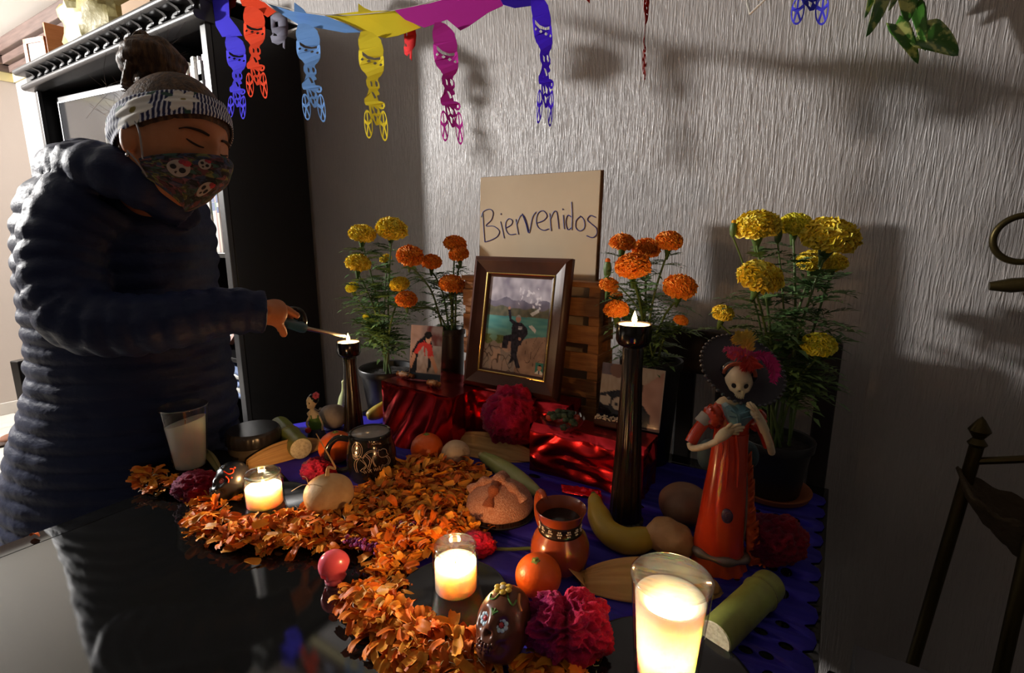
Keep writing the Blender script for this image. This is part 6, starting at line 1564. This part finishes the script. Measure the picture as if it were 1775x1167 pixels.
# hood lying on the back and standing collar
qtube(jm_, [on_f(118, 330, 1.16), on_f(112, 298, 1.08), on_f(150, 288, .99), on_f(205, 300, .965), on_f(262, 326, .98), on_f(325, 366, 1.02)], [.045, .047, .043, .045, .046, .04], 28, .045, .009, 8)
qtube(jm_, [on_f(120, 300, 1.14), on_f(150, 278, 1.2), on_f(215, 300, 1.2), on_f(280, 345, 1.15), on_f(318, 372, 1.06)], [.045, .045, .04, .034, .03], 28, .045, .009, 8)
qtube(jm_, [on_f(150, 285, 1.08), on_f(190, 300, 1.08)], [.05, .06], 24, 0, 0, 4)
jacket = remeshed(jm_, 'jacket', navy, pn, .0055, 1)
# head
HC_ = at_d(300, 250, .955)
hf = (LAT*.94-FWD*.32-UP*.07).normalized(); hu = (UP*.97+LAT*.03+FWD*.2); hu = (hu-hf*hu.dot(hf)).normalized(); hl = hu.cross(hf)
HM = frame_m(HC_, hf, hl, hu)
def head_fn(p, d):
    low = max(0, -d.z); fr = max(0, d.x)
    q = Vector((d.x*.103, d.y*.079*(1-.30*low**1.6)*(1-.06*fr), d.z*.121))
    if d.x < 0: q.x *= 1+.06*(1-abs(d.z)); 
    if d.z < 0 and d.x < .1: q *= 1-.22*low*min(1, (.1-d.x)*1.6)
    k = 1.0
    for sy in (-1, 1):
        k -= .085*gauss(d, Vector((.88, sy*.36, .0)).normalized(), .13)
        k += .035*gauss(d, Vector((.88, sy*.34, .19)).normalized(), .11)
        k += .03*gauss(d, Vector((.74, sy*.62, -.16)).normalized(), .17)
        k += .045*gauss(d, Vector((.87, sy*.36, -.02)).normalized(), .065)      # closed lids
    k += .055*gauss(d, Vector((.985, 0, -.02)).normalized(), .07)
    k += .2*gauss(d, Vector((.97, 0, -.26)).normalized(), .085)
    k += .05*gauss(d, Vector((.85, 0, -.56)).normalized(), .12)
    k += .09*gauss(d, Vector((.62, 0, -.80)).normalized(), .16)
    return q*k
bmb = MB(); bmb.sphere((0, 0, 0), 1, 110, 80, HM, fn=head_fn)
neck = [on_f(205, 330, PF+.0), HM @ Vector((-.052, .01, -.085)), HM @ Vector((-.03, 0, -.03))]
bmb.tube(spline(neck, 6), .048, 24)
for sy in (-1, 1):        # ears
    e = HM @ Vector((.002, sy*.080, -.014)); er = Matrix.Translation(e) @ HM.to_3x3().to_4x4() @ Matrix.Rotation(radians(-sy*18), 4, 'Z')
    bmb.sphere((0, 0, 0), (.018, .008, .031), 18, 12, er, fn=lambda p, d: p*(1-.25*gauss(d, (.3, sy, .1), .4)))
ringmesh(bmb, torso_rows(.03, .045), 28)
qtube(bmb, arm, [r-.026 for r in arm_r[:-1]]+[.026], 18, 0, 0, 5); qtube(bmb, arm2, [.05, .042, .036, .03, .028], 16, 0, 0, 5)
# right hand: palm, four fingers curling over the lighter, thumb below
Wr = on_f(455, 541, 1.025)
PA = on_f(478, 541, 1.055)
bmb.tube(spline([Wr, on_f(466, 542, 1.04), PA, on_f(488, 541, 1.068)], 5), [.022, .022, .022, .0225, .023, .0235, .024, .0245, .0245, .025, .0245, .024, .0235, .023, .021, .019], 18, flat=1.12)
def digit(pts, r): bmb.tube(spline([on_f(*p) for p in pts], 5), [lerp(r, r*.78, i/(5*(len(pts)-1))) for i in range(5*(len(pts)-1)+1)], 12); p = on_f(*pts[-1]); bmb.sphere(p, r*.8, 12, 8)
digit([(480, 530, 1.062), (496, 536, 1.075), (508, 543, 1.085), (514.5, 547, 1.092)], .0092)      # index on the trigger
digit([(482, 533, 1.078), (497, 541, 1.097), (503, 552, 1.10), (497, 563, 1.092)], .0090)
digit([(482, 540, 1.085), (494, 549, 1.105), (497, 560, 1.105), (490, 568, 1.093)], .0086)
digit([(480, 548, 1.085), (489, 557, 1.10), (490, 566, 1.10), (484, 572, 1.09)], .0076)
digit([(472, 553, 1.045), (482, 562, 1.052), (489, 571, 1.062), (491.5, 579, 1.07)], .0102)       # thumb
hip = on_f(213, 905, PF)
for dd, lx in ((-.095, .0), (.095, .03)):
    b = hip+FWD*dd; bmb.tube(spline([b, Vector((b.x, b.y, .48))+LAT*lx, Vector((b.x, b.y, .1))+LAT*(lx-.02), Vector((b.x, b.y, .03))+LAT*(lx-.02)], 6), [lerp(.085, .04, min(1, i/14)) for i in range(19)], 16)
    bmb.sphere(Vector((b.x, b.y, .035))+LAT*(lx+.05), (.1, .04, .033), 16, 10)
body = remeshed(bmb, 'body', skin, pn, .004, 1)
for dd, lx in ((-.095, .0), (.095, .03)):
    b = hip+FWD*dd
    MB().tube(spline([b+UP*.06, b, Vector((b.x, b.y, .48))+LAT*lx, Vector((b.x, b.y, .1))+LAT*(lx-.02), Vector((b.x, b.y, .07))+LAT*(lx-.02)], 6), [lerp(.105, .062, min(1, i/20)) for i in range(25)], 24).build('trouser_leg', mat('trouser', (.012, .013, .02), .8), pn)
    R = frame_m(Vector((b.x, b.y, 0))+LAT*(lx+.05), LAT, FWD, UP); mb = MB(); mb.sphere((0, 0, .046), (.135, .05, .05), 24, 14, R, fn=lambda p, d: Vector((p.x, p.y, max(-.045, p.z*(1-.25*d.x)))))
    mb.build('shoe', mat('shoe', (.02, .02, .022), .5), pn)
# hair
hairm = mat('hair_brown', '#3a2413', .5, spec=.3, var=(120, '#6e4c2a', .45, .72, (1, 1, .12)), bump=(220, .9, .003, (1, 1, .1)))
def hairy(p, d):
    q = head_fn(p, d)
    front = d.z-(.14+.05*abs(d.y)) ; side = d.z-(-.10+.42*max(0, d.x-.05)); back = d.z+.5
    m = min(front if d.x > .62 else 9, side if d.x > -.25 else 9, back)
    t = max(0, min(1, m/.12)); return q*(1+.06*t*t*(3-2*t)+.006*noise.noise(Vector((atan2(d.y, d.x)*14, d.z*3, 0)))-.03*(1-t))
hg = MB(); hg.sphere((0, 0, 0), 1, 120, 84, HM, fn=hairy); hair = hg.build('hair', hairm, pn, sharp=180)
BCn = at_d(264, 104, .985); rnh = random.Random(5)
bun = MB(); bun.sphere(BCn, (.055, .052, .040), 36, 24, fn=lambda p, d: p*(1+.08*noise.noise(d*3)+.02*noise.noise(Vector((atan2(d.y, d.x)*9, d.z*2, 1)))))
for k in range(6):
    ph = k*1.05; ax = rot_to(Vector((.10*sin(k*2.1), .08*cos(k*1.7), 1)))
    pts = [BCn+(ax @ Vector((cos(a)*(.047-.004*abs(k-2)**1.5), sin(a)*(.046-.004*abs(k-2)**1.5), -.026+.0105*k+.004*sin(a+ph)))) for a in [ph+2*pi*i/22*1.1 for i in range(23)]]
    bun.tube(pts, [.0105+.003*sin(i*.7+k) for i in range(23)], 12)
lp = at_d(243, 66, .985); bun.tube([lp+LAT*cos(a)*.011+UP*sin(a)*.011+FWD*.006*sin(a) for a in [2*pi*i/18 for i in range(19)]], .006, 10)
bun.tube(spline([at_d(262, 165, .985), at_d(262, 142, .985), BCn-UP*.01], 5), [.05, .040, .032, .027, .025, .025, .025, .025, .025, .025, .025], 20)
bun.tube(spline([at_d(218, 150, .95), at_d(222, 128, .945), at_d(228, 108, .94)], 5), .009, 8)
b_ = remeshed(bun, 'hair_bun', hairm, pn, .0028, 1)
st_ = MB()
for i in range(130):
    a = rnh.uniform(0, 6.28); e = rnh.uniform(-.2, 1.2); d = Vector((cos(a), sin(a), e)).normalized()
    base = BCn+Vector((d.x*.042, d.y*.042, d.z*.04)) if i < 75 else HM @ (head_fn(None, Vector((-.6+rnh.uniform(-.3, .5), rnh.uniform(-.9, .4), rnh.uniform(.1, .8))).normalized())*1.08)
    o_ = Vector((rnh.gauss(0, 1), rnh.gauss(0, 1), rnh.gauss(.3, 1)))*.012; l = rnh.uniform(.012, .034)
    st_.tube(spline([base-d*.003, base+d*l*.5+o_*.4, base+d*l+o_], 4), .00022, 3)
for pts in (((185, 90), (180, 120), (184, 150)), ((190, 160), (172, 178), (150, 205)), ((210, 140), (186, 150), (176, 170)), ((205, 245), (214, 265), (222, 282)), ((232, 250), (236, 275), (226, 300)), ((240, 262), (246, 285), (238, 312))):
    st_.tube(spline([at_d(x, y, .955) for x, y in pts], 6), .00035, 3)
st_.build('loose_strands', hairm, pn, kind='stuff')
# headband: stripes are woven into the cloth
def band_d(ph, w): return Vector((cos(ph), sin(ph), .20+.40*cos(ph)+w*(.25-.03*cos(ph)))).normalized()
def band_p(u, v, o=0):
    ph = 2*pi*u; w = v*2-1; d = band_d(ph, w); f = .012*sin(w*6+3*sin(ph*2))+.008*sin(w*13+ph*3)
    return HM @ (head_fn(None, d)*(1.10+f+.02*(1-w*w)+o))
c_n, c_w = lin('#151d52'), lin('#d5d8e2')
LIL = [(.765, .44, .030, .3), (.885, .5, .027, 1.1), (.615, .5, .027, .7)]
c_l, c_g, c_y = lin('#e6e2dc'), lin('#2f5148'), lin('#8a7a35')
def band_c(u, v):
    for uc, vc, R, a0 in LIL:
        x, y = (u-uc)*.57, (v-vc)*.062; r = sqrt(x*x+y*y); a = atan2(y, x)+a0
        if r < R*.16: return c_y
        if r < R*(.62+.38*abs(cos(a*3))**1.5): return c_l
        for k in (.9, 2.6, 5.0):
            lx, ly = x-R*1.05*cos(k), y-R*1.05*sin(k); t1 = lx*cos(k)+ly*sin(k); t2 = -lx*sin(k)+ly*cos(k)
            if (t1/(R*.36))**2+(t2/(R*.17))**2 < 1: return c_g
    return c_w if ((u*84+.25*(v-.5)+.1*sin(v*7)) % 1) < .40 else c_n
mb = MB(); mb.grid(band_p, 720, 40, band_c, closed=True)
mb.build('headband', mat('headband_cloth', (1, 1, 1), .75, attr=True, bump=(300, .2, .001)), pn, sharp=180, solid=.001)
# mask
def mask_d(u, v):
    ph = (u-.5)*2*1.42; a = abs(ph)/1.42
    zt_ = -.13-.24*a**1.4; zb_ = -.93+.36*a**1.5
    return ph, lerp(zt_, zb_, v)
def mask_p(u, v, o=0):
    ph, z = mask_d(u, v); r = sqrt(max(.02, 1-z*z)); d = Vector((cos(ph)*r, sin(ph)*r, z)); q = head_fn(None, d)
    base = Vector((d.x*.103, d.y*.079*(1-.30*max(0, -d.z)**1.6), d.z*.121))
    tent = .030*exp(-(ph/.55)**2)*exp(-((v-.32)/.42)**2)
    q = base*1.06+Vector((tent+.004, 0, -.004)); 
    return HM @ (q+Vector((cos(ph), sin(ph), 0))*(o+.0012*sin(v*15+ph*3)))
rnm = random.Random(2)
pal = [lin(c) for c in ('#2a2f2c', '#39443a', '#5a2f35', '#2f3a55', '#6b6a3a', '#1c1d22', '#73454a', '#31524a', '#4c4456')]
def mask_c(u, v):
    x, y = u*26, v*15; x += noise.noise(Vector((x*.8, y*.8, 0)))*1.2; y += noise.noise(Vector((x*.8, y*.8, 5)))*1.2
    k = noise.cell(Vector((x, y, 0))); e = noise.noise(Vector((x*1.7, y*1.7, 3)))
    c = pal[int(abs(k)*len(pal)) % len(pal)]; return tuple(q*(.5 if e < -.1 else 1.15) for q in c)
mb = MB(); mb.grid(mask_p, 150, 90, mask_c); mb.build('face_mask', mat('mask_print', (1, 1, 1), .8, attr=True), pn, sharp=180, solid=.001)
def mask_disc(uc, vc, ru, rv, name, col, o, n=22):
    mb = MB(); mb.add([mask_p(uc, vc, o)]+[mask_p(uc+ru*cos(2*pi*i/n), vc+rv*sin(2*pi*i/n), o) for i in range(n)], [(0, 1+i, 1+(i+1) % n) for i in range(n)]); return mb.build(name, mat('mcloth_'+col[1:], col, .8), pn, sharp=180)
for uc, vc, s in ((.235, .34, 1), (.42, .62, .7), (.36, .2, .5)):
    mask_disc(uc, vc, .062*s, .19*s, 'printed_skull', '#a39a94', .0022); mask_disc(uc-.026*s, vc-.02, .017*s, .055*s, 'printed_eye', '#191a20', .0029); mask_disc(uc+.022*s, vc+.04*s, .018*s, .055*s, 'printed_eye', '#191a20', .0029)
    mask_disc(uc+.042*s, vc-.11*s, .022*s, .06*s, 'printed_rose', '#a8303c', .0027); mask_disc(uc+.018*s, vc-.14*s, .018*s, .05*s, 'printed_rose', '#8a2a38', .0027); mask_disc(uc-.008, vc+.1*s, .012*s, .03*s, 'printed_nose', '#33262a', .0027)
lo_ = mat('ear_loop', '#8d8a90', .7)
ear = lambda x, z: HM @ Vector((x, -.084, z))
MB().tube(spline([mask_p(.03, .08, .001), HM @ Vector((.03, -.084, -.01)), ear(.014, .012)], 6), .0016, 6).build('ear_loop', lo_, pn)
MB().tube(spline([mask_p(.03, .9, .001), HM @ Vector((.02, -.078, -.055)), ear(.006, -.042)], 6), .0016, 6).build('ear_loop', lo_, pn)
MB().sphere(ear(.008, -.049), (.003, .003, .004), 10, 8).build('earring', mat('earring_metal', '#9a9894', .25, metal=1), pn)
# brows and lashes
for sy in (-1, 1):
    pts = [HM @ (head_fn(None, Vector(q).normalized())*1.012) for q in ((.95, sy*.17, .10), (.89, sy*.34, .125), (.77, sy*.53, .115), (.67, sy*.62, .07))]
    MB().tube(spline(pts, 5), [.0016+.0026*sin(pi*min(1, i/15+.2)) for i in range(16)], 6, flat=.6).build('eyebrow', mat('brow_dark', '#2a180e', .9), pn)
    pts = [HM @ (head_fn(None, Vector(q).normalized())*1.006) for q in ((.93, sy*.23, -.085), (.90, sy*.34, -.085), (.84, sy*.44, -.065), (.77, sy*.53, -.035))]
    MB().tube(spline(pts, 5), [.0008+.0011*sin(pi*(i+1)/18) for i in range(16)], 6).build('eyelashes', mat('brow_dark'), pn)
# gas lighter held in the hand
a_ = on_f(484, 556, 1.068); b_ = on_f(528, 569, 1.125)
lt = thing('gas_lighter', 'long-barrelled teal kitchen lighter held to the wick of the shorter candlestick', 'lighter', a_)
teal = mat('teal_plastic', '#2c5566', .3, spec=.6)
MB().tube([a_.lerp(b_, i/8) for i in range(9)], [.006, .0085, .0095, .0098, .01, .0104, .0108, .0108, .0095], 14, flat=1.15).build('handle', teal, lt)
MB().tube(spline([on_f(500, 536, 1.085), on_f(514, 536, 1.10), on_f(525, 543, 1.115), on_f(529, 556, 1.124), on_f(527, 566, 1.125)], 6), .0036, 8, flat=1.5).build('trigger_guard', mat('guard_black', '#142026', .15, spec=.7), lt)
MB().tube(spline([on_f(520, 549, 1.108), on_f(518, 556, 1.11), on_f(521, 563, 1.115)], 5), .003, 8).build('trigger', mat('guard_black'), lt)
c_ = on_f(598, 583, 1.236)
MB().tube([b_-(c_-b_).normalized()*.004, b_.lerp(c_, .3), b_.lerp(c_, .92), c_], [.0052, .0046, .0044, .004], 14).build('barrel', mat('barrel_steel', '#a8a29a', .3, metal=1), lt)
MB().tube([b_.lerp(c_, .93), b_.lerp(c_, .97)], .0048, 14).build('nozzle_ring', mat('barrel_steel'), lt)
